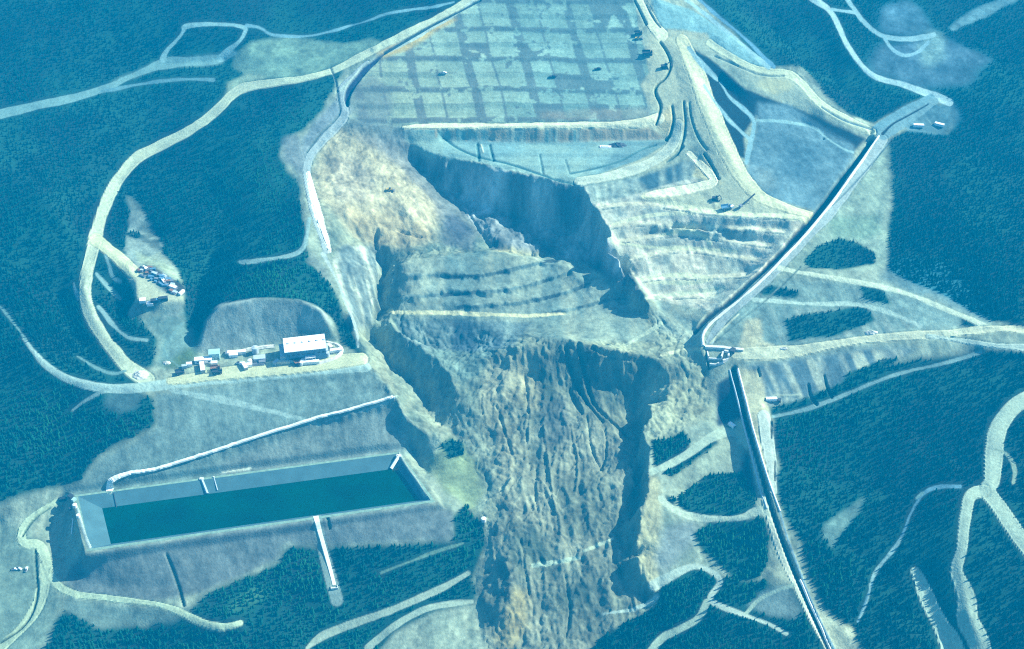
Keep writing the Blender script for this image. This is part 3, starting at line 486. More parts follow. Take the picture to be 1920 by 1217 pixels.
# roads: (class, colour, bare shoulder, [(px, px, width px)...])
ROADS = [
 (ROAD, obs(178,208,190), [(905,-20,12),(860,12,12),(790,50,12),(700,93,11),(640,126,10),(600,141,10),(545,151,10),(500,157,12),(455,163,16),(430,180,15),(400,212,14),(372,235,14),(330,258,14),(290,277,16),(250,298,18),(222,335,16),(205,365,17),(188,405,17),(180,440,20),(176,462,20),(165,500,18),(157,540,18),(163,580,19),(185,622,20),(212,658,22),(240,688,24),(275,712,26)]),
 (PATH, obs(150,200,205), [(45,635,2),(62,660,5),(85,685,9),(120,708,12),(160,722,13),(220,730,13),(270,726,16),(330,718,16),(420,710,14),(520,702,14),(600,695,13),(688,688,14)]),
 (ROAD, obs(190,212,182), [(180,450,20),(205,470,18),(228,488,20),(248,508,22)]),
 (ROAD, obs(188,208,182), [(318,714,12),(420,700,20),(520,690,24),(600,682,24),(680,672,20)]),
 (PATH, obs(95,170,190), [(-20,218,14),(60,200,13),(130,185,12),(200,166,9),(232,150,6),(270,133,10),(310,118,18),(360,115,14),(410,112,12),(440,100,8)]),
 (PATH, obs(75,160,190), [(190,172,2),(260,158,4),(330,148,4),(400,150,3)]),
 (PATH, obs(110,185,205), [(305,112,9),(312,95,5),(330,78,5),(345,58,5),(345,48,8),(400,44,5),(462,49,7),(458,66,6),(445,82,6),(428,95,10),(415,110,10)]),
 (PATH, obs(90,175,205), [(462,48,6),(490,52,4),(505,66,4),(560,70,3),(620,60,3),(680,42,3),(730,22,4),(800,16,3),(850,4,3)]),
 (PATH, obs(120,180,195), [(450,492,5),(462,491,7),(500,487,5),(545,481,5),(568,468,6),(574,445,5),(580,410,6)]),
 (ROAD, obs(140,180,198), [(690,118,8),(668,135,8),(645,155,10),(636,178,11),(640,195,12),(648,212,14),(632,236,14),(605,262,14),(582,290,14),(574,315,14),(578,345,12),(586,385,11),(598,430,10),(612,470,8)]),
 (ROAD, obs(165,205,205), [(915,-20,4),(840,38,4),(760,80,5),(700,112,5),(665,140,5),(640,168,5)]),
 (ROAD, obs(238,250,238), [(578,325,6),(584,350,10),(592,385,12),(602,420,11),(612,450,8),(618,470,4)]),
 (PATH, obs(155,195,205), [(606,475,5),(620,500,4),(640,545,4),(655,585,4),(668,615,4),(672,650,3)]),
 (ROAD, obs(215,225,195), [(755,238,4),(800,238,9),(900,237,10),(1000,236,10),(1100,235,10),(1200,232,14),(1235,222,18)]),
 (ROAD, obs(205,222,195), [(1192,-20,14),(1200,0,16),(1216,30,17),(1228,52,18),(1240,66,20)]),
 (ROAD, obs(185,212,200), [(1085,340,12),(1140,332,14),(1200,315,16),(1245,290,16),(1268,262,16),(1272,230,14)]),
 (ROAD, obs(200,215,185), [(1278,75,20),(1300,120,26),(1325,190,30),(1352,260,30),(1385,325,26),(1425,372,20),(1480,392,12),(1525,404,10)]),
 (ROAD, obs(145,185,200), [(1655,262,16),(1610,325,18),(1555,400,18),(1520,436,14),(1470,492,14),(1400,560,12),(1350,605,10),(1330,640,12)]),
 (PATH, obs(150,208,222), [(1500,-20,7),(1530,2,8),(1556,18,8),(1570,42,8),(1580,70,8),(1596,98,8),(1618,128,8),(1645,148,8),(1690,158,9),(1745,176,10),(1780,193,11)]),
 (PATH, obs(120,190,212), [(1560,18,5),(1608,24,5)]), (PATH, obs(120,190,212), [(1583,-10,6),(1600,14,7),(1620,42,7),(1640,60,7),(1670,72,7),(1715,74,7),(1750,66,7)]),
 (PATH, obs(110,185,212), [(1655,65,4),(1670,90,4),(1690,105,5),(1720,100,5),(1740,80,5)]),
 (PATH, obs(85,165,195), [(1640,244,14),(1690,214,14),(1745,184,12)]), (PATH, obs(95,165,192), [(1655,252,18),(1700,226,16),(1752,190,10)]),
 (ROAD, obs(185,212,190), [(1330,80,12),(1400,125,12),(1440,138,14),(1480,138,14),(1505,158,12),(1535,195,14),(1580,222,14),(1635,248,14)]),
 (PATH, obs(190,218,200), [(1462,503,7),(1510,512,7),(1560,521,7),(1620,531,7),(1670,541,7),(1710,553,7),(1760,576,7),(1810,595,7),(1860,616,8)]),
 (PATH, obs(165,208,205), [(1415,562,7),(1470,567,6),(1530,570,6),(1590,568,6),(1630,574,6),(1680,590,6),(1725,612,6)]),
 (ROAD, obs(198,215,192), [(1380,664,16),(1440,662,22),(1480,660,20),(1530,652,14),(1580,642,12),(1640,634,12),(1700,630,11),(1760,627,12),(1820,621,12),(1870,614,10),(1940,620,10)]),
 (ROAD, obs(170,208,205), [(1740,630,6),(1800,638,6),(1840,645,8),(1880,650,10),(1940,652,12)]),
 (PATH, obs(105,170,190), [(1450,781,5),(1490,774,5),(1540,758,5),(1590,738,5),(1650,712,5),(1700,696,5),(1760,684,4),(1840,660,4)]),
 (ROAD, obs(165,198,200), [(1432,780,20),(1440,830,22),(1448,880,14),(1450,920,12)]),
 (ROAD, obs(195,215,200), [(1404,820,7),(1418,880,8),(1430,930,9),(1442,960,12),(1452,1000,14),(1470,1050,16),(1492,1090,16),(1515,1140,12),(1545,1200,10),(1565,1240,10)]),
 (PATH, obs(155,195,190), [(1222,885,10),(1260,868,12),(1300,845,14),(1340,815,16),(1380,805,14),(1400,835,8)]),
 (PATH, obs(170,205,195), [(1240,935,10),(1260,955,10),(1290,968,12),(1340,974,7),(1390,972,8),(1420,955,14),(1445,960,14)]),
 (PATH, obs(160,200,200), [(1225,1098,18),(1260,1078,14),(1300,1060,8),(1330,1068,8),(1352,1085,8),(1350,1098,8),(1330,1120,9),(1335,1132,9),(1400,1155,7),(1440,1168,6),(1475,1188,5)]),
 (PATH, obs(150,195,190), [(1325,1130,10),(1312,1162,12),(1270,1182,12),(1240,1195,12),(1215,1230,14)]),
 (PATH, obs(150,195,190), [(1400,1150,6),(1420,1125,6),(1450,1110,6),(1485,1098,6)]),
 (PATH, obs(150,195,190), [(1000,1060,6),(1040,1054,5),(1085,1046,5)]), (PATH, obs(165,200,190), [(1095,1034,4),(1130,1018,5),(1148,1010,3)]),
 (PATH, obs(150,195,200), [(1130,1150,4),(1180,1145,5),(1220,1130,7),(1232,1118,7)]),
 (ROAD, obs(165,205,195), [(1945,738,22),(1905,758,24),(1880,785,26),(1866,820,30),(1862,870,30),(1860,905,26),(1848,918,26),(1870,945,24),(1895,985,26),(1920,1020,26),(1945,1050,26)]),
 (ROAD, obs(165,205,195), [(1845,920,22),(1820,925,20),(1812,955,18),(1806,1000,16),(1802,1040,16),(1790,1070,20),(1805,1100,26),(1815,1130,30),(1812,1165,34),(1830,1190,34),(1845,1240,34)]),
 (ROAD, obs(165,208,200), [(1716,1070,12),(1728,1095,22),(1742,1130,24),(1760,1165,24),(1780,1200,34),(1795,1240,36)]),
 (PATH, obs(70,160,200), [(1800,912,6),(1750,913,6),(1725,930,6),(1705,965,4),(1695,1000,4),(1670,1038,5),(1640,1072,4),(1632,1105,4),(1620,1140,4),(1608,1165,3)]),
 (PATH, obs(105,180,195), [(1730,925,6),(1718,934,5)]), (PATH, obs(125,190,205), [(1690,1008,3),(1676,1030,6),(1655,1055,4),(1640,1075,6),(1634,1090,3)]), (PATH, obs(125,190,205), [(1632,1095,4),(1630,1120,2),(1622,1140,4),(1612,1160,2)]),
 (ROAD, obs(165,205,188), [(125,930,6),(95,948,8),(65,965,9),(45,985,10),(38,1005,12),(45,1022,14),(70,1018,16),(82,1035,18),(88,1060,16),(98,1085,14),(115,1105,11),(145,1117,9),(190,1121,8),(250,1127,8),(310,1136,9),(345,1150,10),(370,1165,12),(400,1176,13),(430,1175,12),(450,1168,10)]),
 (ROAD, obs(160,200,185), [(86,1060,20),(80,1100,20),(70,1140,16),(40,1180,14),(0,1215,14)]),
 (PATH, obs(150,190,188), [(575,1215,6),(600,1195,14),(640,1178,14),(690,1160,10),(740,1142,10),(790,1120,9),(840,1098,8),(878,1074,6)]),
 (PATH, obs(155,195,190), [(690,1215,10),(730,1180,10),(770,1155,10),(810,1138,10),(860,1130,9),(885,1128,6)]),
 (PATH, obs(90,160,170), [(716,1074,4),(750,1060,4),(800,1040,4),(868,1018,4)]),
 (ROAD, obs(150,190,192), [(205,922,12),(207,908,12),(216,898,10),(235,890,8),(270,884,7),(300,879,6),(350,863,6),(420,840,6),(500,813,6),(600,783,6),(680,762,5),(742,743,5)]),
 (PATH, obs(120,170,185), [(592,966,16),(605,1030,15),(612,1060,18),(625,1100,20),(632,1125,20)]),
 (ROAD, obs(232,238,205), [(1292,288,8),(1320,315,12),(1346,342,14),(1300,352,14),(1255,360,14),(1212,366,8)]),
 (PATH, obs(150,195,205), [(610,790,2),(700,765,3),(735,750,3)]),
 (PATH, obs(140,190,198), [(320,732,3),(370,742,8),(430,752,10),(480,765,8),(540,778,6),(600,798,4)]),
 (PATH, obs(210,218,180), [(728,583,3),(760,586,5),(840,586,6),(920,590,6),(1000,592,5),(1060,588,3)]),
 (PATH, obs(205,222,190), [(1205,368,5),(1250,380,8),(1300,392,8),(1360,400,8),(1420,404,8),(1470,405,7),(1515,412,6)]),
 (PATH, obs(195,215,192), [(1150,420,4),(1220,402,5),(1300,400,5)]), (PATH, obs(200,218,190), [(1240,440,4),(1290,430,6),(1320,440,6),(1332,458,5)]),
 (PATH, obs(195,215,190), [(1150,455,3),(1240,466,5),(1300,465,5),(1380,472,4)]), (PATH, obs(190,212,190), [(1200,524,5),(1260,514,5),(1320,518,6),(1338,524,6),(1300,530,6),(1220,530,5)]),
 (PATH, obs(185,210,192), [(1210,560,5),(1260,552,5),(1320,545,5),(1360,540,4)]), (PATH, obs(165,200,190), [(1175,645,4),(1210,625,5),(1240,605,5)]),
 (PATH, obs(190,208,185), [(1240,665,5),(1280,655,5),(1310,655,5)]),
 (PATH, obs(120,188,210), [(1292,90,6),(1315,120,9),(1340,145,9),(1345,152,3)]), (PATH, obs(110,185,210), [(1350,155,3),(1370,185,4),(1395,205,7),(1415,222,7),(1412,250,6),(1404,280,7),(1400,305,7)]),
 (PATH, obs(125,195,215), [(1320,160,3),(1342,192,4),(1365,225,5),(1390,248,5),(1408,262,5)]), (PATH, obs(120,190,208), [(1420,225,4),(1480,228,4),(1530,240,4),(1545,255,4),(1580,280,3),(1600,285,3)]),
 (PATH, obs(130,200,220), [(1285,0,4),(1320,25,5),(1370,65,6),(1410,100,6),(1440,125,7)]), (PATH, obs(70,165,208), [(1300,-10,4),(1340,25,4),(1400,75,4),(1450,125,4)]),
 (PATH, obs(110,178,195), [(180,512,3),(195,530,5),(210,545,6),(225,560,4)]), (PATH, obs(110,178,195), [(198,478,3),(206,500,4),(210,520,3),(225,528,4)]), (PATH, obs(105,170,190), [(185,575,3),(198,590,5),(215,615,4),(240,635,5),(275,638,4)]),
 (PATH, obs(90,165,185), [(145,668,3),(180,690,4),(215,702,4),(235,695,3)]), (PATH, obs(90,165,185), [(0,575,2),(30,610,2),(48,636,2)]),
 (PATH, obs(105,175,200), [(138,530,2),(142,550,5),(146,562,2)]), (PATH, obs(90,160,180), [(340,690,3),(300,660,3),(330,620,2),(345,605,2)]),
 (PATH, obs(120,175,190), [(135,770,3),(160,750,3),(200,730,5)]), (PATH, obs(140,185,180), [(1860,840,0),(1890,850,3),(1905,880,5),(1900,905,4)]),
]
LUM = 1 + .07 * n1 + .06 * n2
for cls, col, pts in ROADS:
    pts = [(p[0], p[1], p[2] * 1.12 + .5) for p in pts]
    d = linedist(pts, 24, 1.6) + 2.2 * wn_
    a = np.clip(.9 - d * .9, 0, 1) if cls == ROAD else np.clip(.85 - d * .8, 0, 1) * .95
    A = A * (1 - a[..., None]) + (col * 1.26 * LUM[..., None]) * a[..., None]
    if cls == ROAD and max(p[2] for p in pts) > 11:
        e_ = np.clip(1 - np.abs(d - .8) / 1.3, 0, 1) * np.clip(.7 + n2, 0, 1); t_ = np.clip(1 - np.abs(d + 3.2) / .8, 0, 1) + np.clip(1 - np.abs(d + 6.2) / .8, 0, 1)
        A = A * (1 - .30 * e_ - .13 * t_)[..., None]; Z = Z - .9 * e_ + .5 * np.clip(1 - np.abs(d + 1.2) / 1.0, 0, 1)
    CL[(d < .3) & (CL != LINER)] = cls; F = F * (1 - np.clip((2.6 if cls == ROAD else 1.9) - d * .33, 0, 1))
# berms, ditches, cracks, seams: height change (m), width px, colour or None
K = obs(20,95,120)
LINES = [
 (-3.5, obs(15,100,150), [(1636,262,8),(1590,322,10),(1530,404,11),(1444,494,9),(1384,550,9),(1325,596,9),(1303,622,7)]),  # ditch beside the embankment, shade of the left side put into the colour
 (-2.0, obs(20,95,120), [(1376,692,12),(1388,740,9),(1402,800,8),(1426,880,8),(1448,960,8),(1480,1050,8),(1515,1130,8),(1565,1240,8)]),
 (.6, obs(110,185,220), [(1462,960,2),(1476,1010,3),(1510,1100,3),(1530,1150,4),(1575,1240,4)]),
 (-2.2, obs(60,130,150), [(1238,78,3),(1250,95,3),(1260,120,4),(1250,145,3),(1230,160,4),(1228,175,4),(1240,195,4),(1236,215,4),(1230,232,3)]),
 (-1.8, obs(70,140,160), [(1260,198,3),(1264,225,4),(1256,255,4),(1250,262,5)]), (-1.8, obs(80,145,165), [(1282,190,3),(1286,230,3),(1282,262,3),(1270,290,2)]), (-1.4, obs(100,160,170), [(1292,192,2),(1296,225,3),(1310,262,3),(1325,280,3)]),
 (-2.0, obs(70,140,160), [(1320,288,3),(1335,310,4),(1348,335,3)]), (-2, obs(80,150,170), [(1280,275,4),(1262,295,5),(1250,302,3)]), (-1.5, obs(90,150,170), [(1190,0,3),(1212,45,4)]), (-1.2, obs(90,150,170), [(1208,0,2),(1225,35,3),(1238,50,3)]),
 (-3.0, obs(10,110,165), [(720,100,4),(690,124,12),(660,155,14),(648,178,10),(650,195,5)]), (-1.6, obs(40,120,160), [(900,0,4),(850,26,4),(800,52,5),(760,75,6),(722,98,6)]),
 (-1.0, obs(95,150,175), [(620,128,2),(632,160,3),(634,190,3),(640,210,3),(620,232,3),(595,255,3),(575,285,3)]),
 (-.8, obs(70,150,178), [(820,245,2),(835,262,3),(860,280,3),(900,296,3),(950,305,3),(1000,322,3),(1045,338,3),(1080,345,3)]), (-1, obs(70,150,178), [(895,270,4),(898,300,4)]), (-1, obs(70,150,178), [(918,272,3),(925,300,4)]), (1, C_WHITE, [(902,272,2),(906,286,2)]),
 (-.8, obs(85,155,180), [(1012,290,2),(1018,325,3)]), (-.6, obs(90,155,180), [(1060,300,2),(1068,325,2)]), (-.6, obs(85,155,180), [(1070,325,3),(1120,315,3),(1170,300,3),(1200,280,3),(1230,272,3)]),
 # cracks and gullies of the collapsed block
 (-7, None, [(1060,650,6),(1068,690,8),(1085,730,6),(1105,760,4),(1130,790,3)]), (-8, None, [(1085,645,8),(1095,690,10),(1105,730,6),(1112,750,3)]), (-5, None, [(1110,650,6),(1130,660,7),(1160,668,8),(1180,672,5)]),
 (-6, None, [(1068,730,4),(1080,755,8),(1088,770,8),(1092,778,3)]), (-5, None, [(1110,750,5),(1122,768,5),(1150,790,3),(1180,820,3)]), (-2, None, [(985,700,3),(992,760,4),(985,830,3),(995,880,3)]), (-2, None, [(930,760,3),(950,820,4),(965,860,3)]),
 (-2, None, [(1005,880,3),(1002,930,4),(1008,960,3)]), (-3, None, [(1100,780,3),(1110,850,3),(1130,880,2)]), (-3.5, None, [(1135,800,3),(1140,850,3),(1125,880,3)]), (2.5, None, [(1070,800,3),(1085,860,4),(1080,920,3)]), (2.5, None, [(1020,800,4),(1030,880,4),(1040,960,4)]),
 (-2, None, [(975,1010,4),(985,1080,4),(1000,1150,4)]), (-3, None, [(1060,1080,3),(1070,1140,4),(1060,1200,3)]), (3, None, [(880,960,4),(940,930,6),(960,900,4)]), (-4, None, [(745,430,3),(790,445,3)]), (-5, None, [(706,430,4),(702,450,8),(705,465,4)]),
 (-3, None, [(860,350,4),(880,400,5),(905,440,5),(920,460,3)]), (-1.4, obs(80,140,160), [(1180,675,1),(1220,680,2)]), (-4, None, [(1545,260,1),(1546,262,1)]),
 (-1.6, obs(75,130,155), [(312,1038,3),(325,1070,5),(335,1100,5),(345,1135,4)]), (-1.5, obs(70,135,155), [(612,962,4),(618,990,4)]), (-1.4, obs(70,130,150), [(66,1030,3),(68,1070,4),(72,1110,4),(62,1150,3),(40,1180,3),(0,1205,3)]), (-1.2, obs(80,145,160), [(95,950,2),(60,975,3),(42,1005,3)]),
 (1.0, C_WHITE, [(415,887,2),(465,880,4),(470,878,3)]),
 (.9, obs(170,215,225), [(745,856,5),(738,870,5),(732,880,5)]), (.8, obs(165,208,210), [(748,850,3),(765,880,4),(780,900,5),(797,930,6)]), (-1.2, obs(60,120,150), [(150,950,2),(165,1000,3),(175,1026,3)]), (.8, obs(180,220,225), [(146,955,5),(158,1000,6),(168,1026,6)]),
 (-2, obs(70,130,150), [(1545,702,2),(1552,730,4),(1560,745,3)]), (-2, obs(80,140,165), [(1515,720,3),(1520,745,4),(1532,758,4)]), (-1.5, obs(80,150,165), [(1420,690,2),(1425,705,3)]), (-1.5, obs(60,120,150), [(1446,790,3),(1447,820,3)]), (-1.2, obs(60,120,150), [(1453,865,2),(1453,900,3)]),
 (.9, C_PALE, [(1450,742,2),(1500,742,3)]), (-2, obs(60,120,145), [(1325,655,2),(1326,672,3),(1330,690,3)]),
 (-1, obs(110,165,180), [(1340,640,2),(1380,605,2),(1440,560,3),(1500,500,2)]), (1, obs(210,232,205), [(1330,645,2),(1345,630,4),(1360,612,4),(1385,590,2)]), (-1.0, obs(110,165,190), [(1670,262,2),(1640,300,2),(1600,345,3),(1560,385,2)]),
 (-.8, obs(30,110,150), [(1655,250,5),(1672,232,3),(1700,218,3),(1740,195,2)]), (-1, obs(110,165,180), [(1340,105,2),(1400,130,3),(1430,142,3),(1470,142,2)]), (-1.2, obs(90,160,190), [(1540,200,2),(1580,225,3),(1635,242,3)]),
 (-1.5, obs(50,120,150), [(272,742,1),(275,745,1)]),
]
m_berm = np.zeros(U.shape)
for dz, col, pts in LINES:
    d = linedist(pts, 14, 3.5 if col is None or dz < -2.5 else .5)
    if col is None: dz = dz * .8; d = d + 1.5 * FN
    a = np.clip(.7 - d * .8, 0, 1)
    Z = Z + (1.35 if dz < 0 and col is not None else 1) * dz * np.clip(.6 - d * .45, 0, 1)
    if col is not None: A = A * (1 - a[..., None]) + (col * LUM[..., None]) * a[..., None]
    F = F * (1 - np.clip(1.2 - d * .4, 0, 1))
Z = np.where(DP > 1, PZ - np.minimum(DP, 15) * .55, Z)
bare_ = 1 - np.clip(F, 0, 1)
nonpad = np.where(CL == PAD, .3, 1.0)
lumA = A @ np.array([.3, .5, .2]); neu = lumA[..., None] * np.array([.86, 1.05, .96])
wq_ = (.38 * bare_ * nonpad)[..., None]; A = A * (1 - wq_) + neu * wq_
micro = fbm(gx, gy, 3.2, 261, 2); Z = Z + bare_ * np.where(CL == SLIDE, .75 - .55 * np.maximum(m_tan, m_tb), np.where(CL == GROUND, .10, .03)) * micro
mott = fbm(gx, gy, 6, 241, 3, .6) + 1.1 * np.clip(np.abs(fbm(gx, gy, 38, 247, 5, .65)) * 2.2 - .55, -.5, .6) + .8 * fbm(wx, wy * .35, 14, 245, 4, .6)
sw1 = 26 * fbm(gx, gy, 34, 271, 3); sw2 = 26 * fbm(gx, gy, 34, 281, 3)
sk = np.abs(vnoise(gx + sw1, (gy + sw2) * .4, 9, 291) * 2 - 1); sk2 = np.abs(vnoise(gx + sw1 * .6, (gy + sw2) * .5, 5, 295) * 2 - 1)
thread = np.clip(1 - sk * 5, 0, 1) + .7 * np.clip(1 - sk2 * 4, 0, 1)
Z = Z - (s_s * (1 - .7 * m_tan) * (1 - .8 * m_tb)) * 1.1 * thread
mott = mott + .5 * micro - np.where(CL == SLIDE, .55 * thread, .12 * thread)
amt = np.where(CL == SLIDE, .34, np.where(CL == GROUND, .30, np.where(CL == PAD, .16, .09)))
A = A * (1 + (amt * bare_ * np.clip(mott, -1.6, 1.6)))[..., None]
sp_ = rng.random(gx.shape).astype(np.float32)
A = np.clip(A * (1 + .10 * (sp_[..., None] - .5)), .012, .85)
slope = np.hypot(*np.gradient(Z))
F = np.where(DP > -8, 0, F)

def hz(x, y):
    fx = min(max(x - X0, 0), NX - 1.001); fy = min(max(y - Y0, 0), NY - 1.001); i, j = int(fx), int(fy); a, b = fx - i, fy - j
    return (Z[j, i] * (1 - a) + Z[j, i + 1] * a) * (1 - b) + (Z[j + 1, i] * (1 - a) + Z[j + 1, i + 1] * a) * b
def hit(u, v):                        # the ground point seen at a survey pixel
    dx, dy, dz = [float(q) for q in ray(u, v)]; t = (130 - CAMH) / dz
    while t < 4000:
        x, y, z = dx * t, dy * t, CAMH + dz * t
        if z <= hz(x, y): break
        t += .5
    return x, y, hz(x, y)

# ------------------------------------------------------------------ materials
def newmat(name, col=(.5, .5, .5), rough=.9, metal=0.0, noise=.12, scale=1.0, spec=.2):
    m = bpy.data.materials.new(name); m.use_nodes = True; n = m.node_tree; b = n.nodes['Principled BSDF']
    b.inputs['Roughness'].default_value = rough; b.inputs['Metallic'].default_value = metal; b.inputs['Specular IOR Level'].default_value = spec
    g = n.nodes.new('ShaderNodeNewGeometry'); t = n.nodes.new('ShaderNodeTexNoise'); t.inputs['Scale'].default_value = scale; t.inputs['Detail'].default_value = 4
    n.links.new(g.outputs['Position'], t.inputs['Vector'])
    mr = n.nodes.new('ShaderNodeMapRange'); mr.inputs[1].default_value = .3; mr.inputs[2].default_value = .7; mr.inputs[3].default_value = 1 - noise; mr.inputs[4].default_value = 1 + noise
    n.links.new(t.outputs[0], mr.inputs[0])
    mx = n.nodes.new('ShaderNodeVectorMath'); mx.operation = 'SCALE'; mx.inputs[0].default_value = col[:3]
    n.links.new(mr.outputs[0], mx.inputs['Scale']); n.links.new(mx.outputs[0], b.inputs['Base Color'])
    m['mx'] = 1; return m, mx, b
def ground_material():
    m, mx, b = newmat('earth', noise=.16, scale=.35, rough=.95, spec=.05); n = m.node_tree
    a = n.nodes.new('ShaderNodeAttribute'); a.attribute_name = 'cover'; n.links.new(a.outputs['Color'], mx.inputs[0])
    bt = n.nodes.new('ShaderNodeTexNoise'); bt.inputs['Scale'].default_value = .6; bt.inputs['Detail'].default_value = 5
    g = [q for q in n.nodes if q.type == 'NEW_GEOMETRY'][0]; n.links.new(g.outputs['Position'], bt.inputs['Vector'])
    bp = n.nodes.new('ShaderNodeBump'); bp.inputs['Strength'].default_value = .4; bp.inputs['Distance'].default_value = 1.0
    n.links.new(bt.outputs[0], bp.inputs['Height']); n.links.new(bp.outputs[0], b.inputs['Normal']); return m
M_EARTH = ground_material()

# ------------------------------------------------------------------ ground meshes, one per kind of surface
def grid_mesh(name, fm, **props):
    idx = np.nonzero(fm.ravel())[0]
    j, i = idx // (NX - 1), idx % (NX - 1); a = j * NX + i
    q = np.stack([a, a + 1, a + NX + 1, a + NX], 1)
    used, inv = np.unique(q.ravel(), return_inverse=True)
    me = bpy.data.meshes.new(name); me.vertices.add(len(used)); me.loops.add(len(inv)); me.polygons.add(len(q))
    co = np.stack([gx.ravel()[used], gy.ravel()[used], Z.ravel()[used]], 1).astype(np.float32)
    me.vertices.foreach_set('co', co.ravel()); me.loops.foreach_set('vertex_index', inv.astype(np.int32))
    me.polygons.foreach_set('loop_start', np.arange(0, len(inv), 4, dtype=np.int32))
    me.polygons.foreach_set('use_smooth', np.ones(len(q), bool))
    me.update(calc_edges=True)
    ca = me.color_attributes.new('cover', 'FLOAT_COLOR', 'POINT')
    c = np.ones((len(used), 4), np.float32); c[:, :3] = A.reshape(-1, 3)[used]; ca.data.foreach_set('color', c.ravel())
    me.materials.append(M_EARTH); o = bpy.data.objects.new(name, me); sc.collection.objects.link(o)
    for k, v in props.items(): o[k] = v
    return o
fcl = CL[:-1, :-1]
for c, nm in ((GROUND, 'ground'), (ROAD, 'road'), (PAD, 'terrain_leach_pad'), (SLIDE, 'terrain_landslide'), (LINER, 'ground_liner'), (PATH, 'path')):
    if (fcl == c).any(): grid_mesh(nm, fcl == c, kind='structure')
# the country beyond, joined to the edge of the surveyed sheet
def skirt():
    loop = [(i, 0) for i in range(0, NX - 1)] + [(NX - 1, j) for j in range(0, NY - 1)] + [(i, NY - 1) for i in range(NX - 1, 0, -1)] + [(0, j) for j in range(NY - 1, 0, -1)]
    L = len(loop); rings = [1, 1.08, 1.3, 1.8, 3, 6, 12]; vs = []; cx, cy = (X0 + X1) / 2, (Y0 + Y1) / 2
    zm = float(Z.mean())
    for k, r in enumerate(rings):
        for (i, j) in loop:
            x, y = X0 + i, Y0 + j; f = math.exp(-(r - 1) * 1.2); X, Y = cx + (x - cx) * r, cy + (y - cy) * r
            vs.append((X, Y, Z[j, i] * f + (1 - f) * (zm + 60 * math.sin(X / 700 + 1) * math.cos(Y / 600))))
    fs = [(k * L + q, k * L + (q + 1) % L, (k + 1) * L + (q + 1) % L, (k + 1) * L + q)[::-1] for k in range(len(rings) - 1) for q in range(L)]
    me = bpy.data.meshes.new('ground_beyond'); me.from_pydata(vs, [], fs); me.polygons.foreach_set('use_smooth', np.ones(len(fs), bool))
    me.materials.append(newmat('far_forest', (.012, .05, .03), .95, 0, .3, .02)[0])
    o = bpy.data.objects.new('ground_beyond', me); sc.collection.objects.link(o); o['kind'] = 'structure'
skirt()
# pond water: one level sheet held by the basin
def inset_quad(d):
    out = []
    c = sum(PC) / 4
    lines = []
    for k in range(4):
        a, b = PC[k], PC[(k + 1) % 4]; e = (b - a) / np.linalg.norm(b - a); n = np.array([e[1], -e[0]])
        if np.dot(c - a, n) < 0: n = -n
        lines.append((a + n * (d * SD[k] if d > 0 else d), e))
    for k in range(4):
        (p, e), (q, f) = lines[k - 1], lines[k]
        t = np.linalg.solve(np.array([e, -f]).T, q - p)[0]; out.append(p + e * t)
    return out
def ring(name, d0, z0, d1, z1, mat):
    a, b = inset_quad(d0), inset_quad(d1); q = [(float(p[0]), float(p[1]), z0) for p in a] + [(float(p[0]), float(p[1]), z1) for p in b]
    me = bpy.data.meshes.new(name); me.from_pydata(q, [], [(k, (k + 1) % 4, 4 + (k + 1) % 4, 4 + k) for k in range(4)]); me.materials.append(mat)
    o = bpy.data.objects.new(name, me); sc.collection.objects.link(o); o['kind'] = 'structure'
ring('road_pond_crest', -3.2, PZ + .05, -.6, PZ + .30, newmat('pale_gravel', tuple(obs(135,188,195)), .9, 0, .25, .3)[0])
ring('ground_pond_liner', -.6, PZ + .302, 14.6, PZ - 14.6 * .55 + .25, newmat('liner_sheet', tuple(obs(78,148,180)), .6, 0, .16, .09)[0])
wq = inset_quad(9.0)
me = bpy.data.meshes.new('water'); me.from_pydata([(float(p[0]), float(p[1]), WATER_Z) for p in wq], [], [(0, 1, 2, 3)])
mw, _, bw_ = newmat('pond_water', (.0, .030, .014), .22, 0, .35, .03, .25); me.materials.append(mw)
wn2 = mw.node_tree.nodes.new('ShaderNodeTexNoise'); wn2.inputs['Scale'].default_value = .5; wn2.inputs['Detail'].default_value = 4; wb2 = mw.node_tree.nodes.new('ShaderNodeBump'); wb2.inputs['Strength'].default_value = .15
mw.node_tree.links.new(wn2.outputs[0], wb2.inputs['Height']); mw.node_tree.links.new(wb2.outputs[0], bw_.inputs['Normal'])
wo = bpy.data.objects.new('water', me); sc.collection.objects.link(wo); wo['kind'] = 'structure'
# ------------------------------------------------------------------ buildings, machines, yard things
MT = {k: newmat(k, c, r, mt, nz, s_)[0] for k, c, r, mt, nz, s_ in (
 ('white_sheet', (.86,.88,.84), .45, 0, .04, .6), ('grey_sheet', (.42,.50,.52), .5, 0, .08, .5), ('blue_sheet', (.10,.22,.32), .5, 0, .1, .5), ('dark_steel', (.05,.06,.07), .6, .3, .2, .8),
 ('mid_steel', (.25,.28,.30), .5, .4, .15, .8), ('glass_dark', (.03,.05,.06), .15, 0, .05, 1), ('rubber', (.025,.025,.025), .9, 0, .1, 1), ('yellow_paint', (.55,.40,.08), .5, 0, .12, 1),
 ('concrete', (.62,.64,.58), .9, 0, .1, .5), ('rust', (.22,.12,.07), .9, 0, .25, .8), ('teal_paint', (.35,.55,.52), .5, 0, .08, 1), ('tan_paint', (.62,.58,.42), .6, 0, .08, 1), ('timber', (.30,.24,.16), .9, 0, .2, 1), ('black_liner', (.02,.03,.035), .5, 0, .15, .3), ('white_gravel', (.74,.78,.68), .9, 0, .14, .4), ('spoil', (.55,.56,.46), .95, 0, .25, .5))}
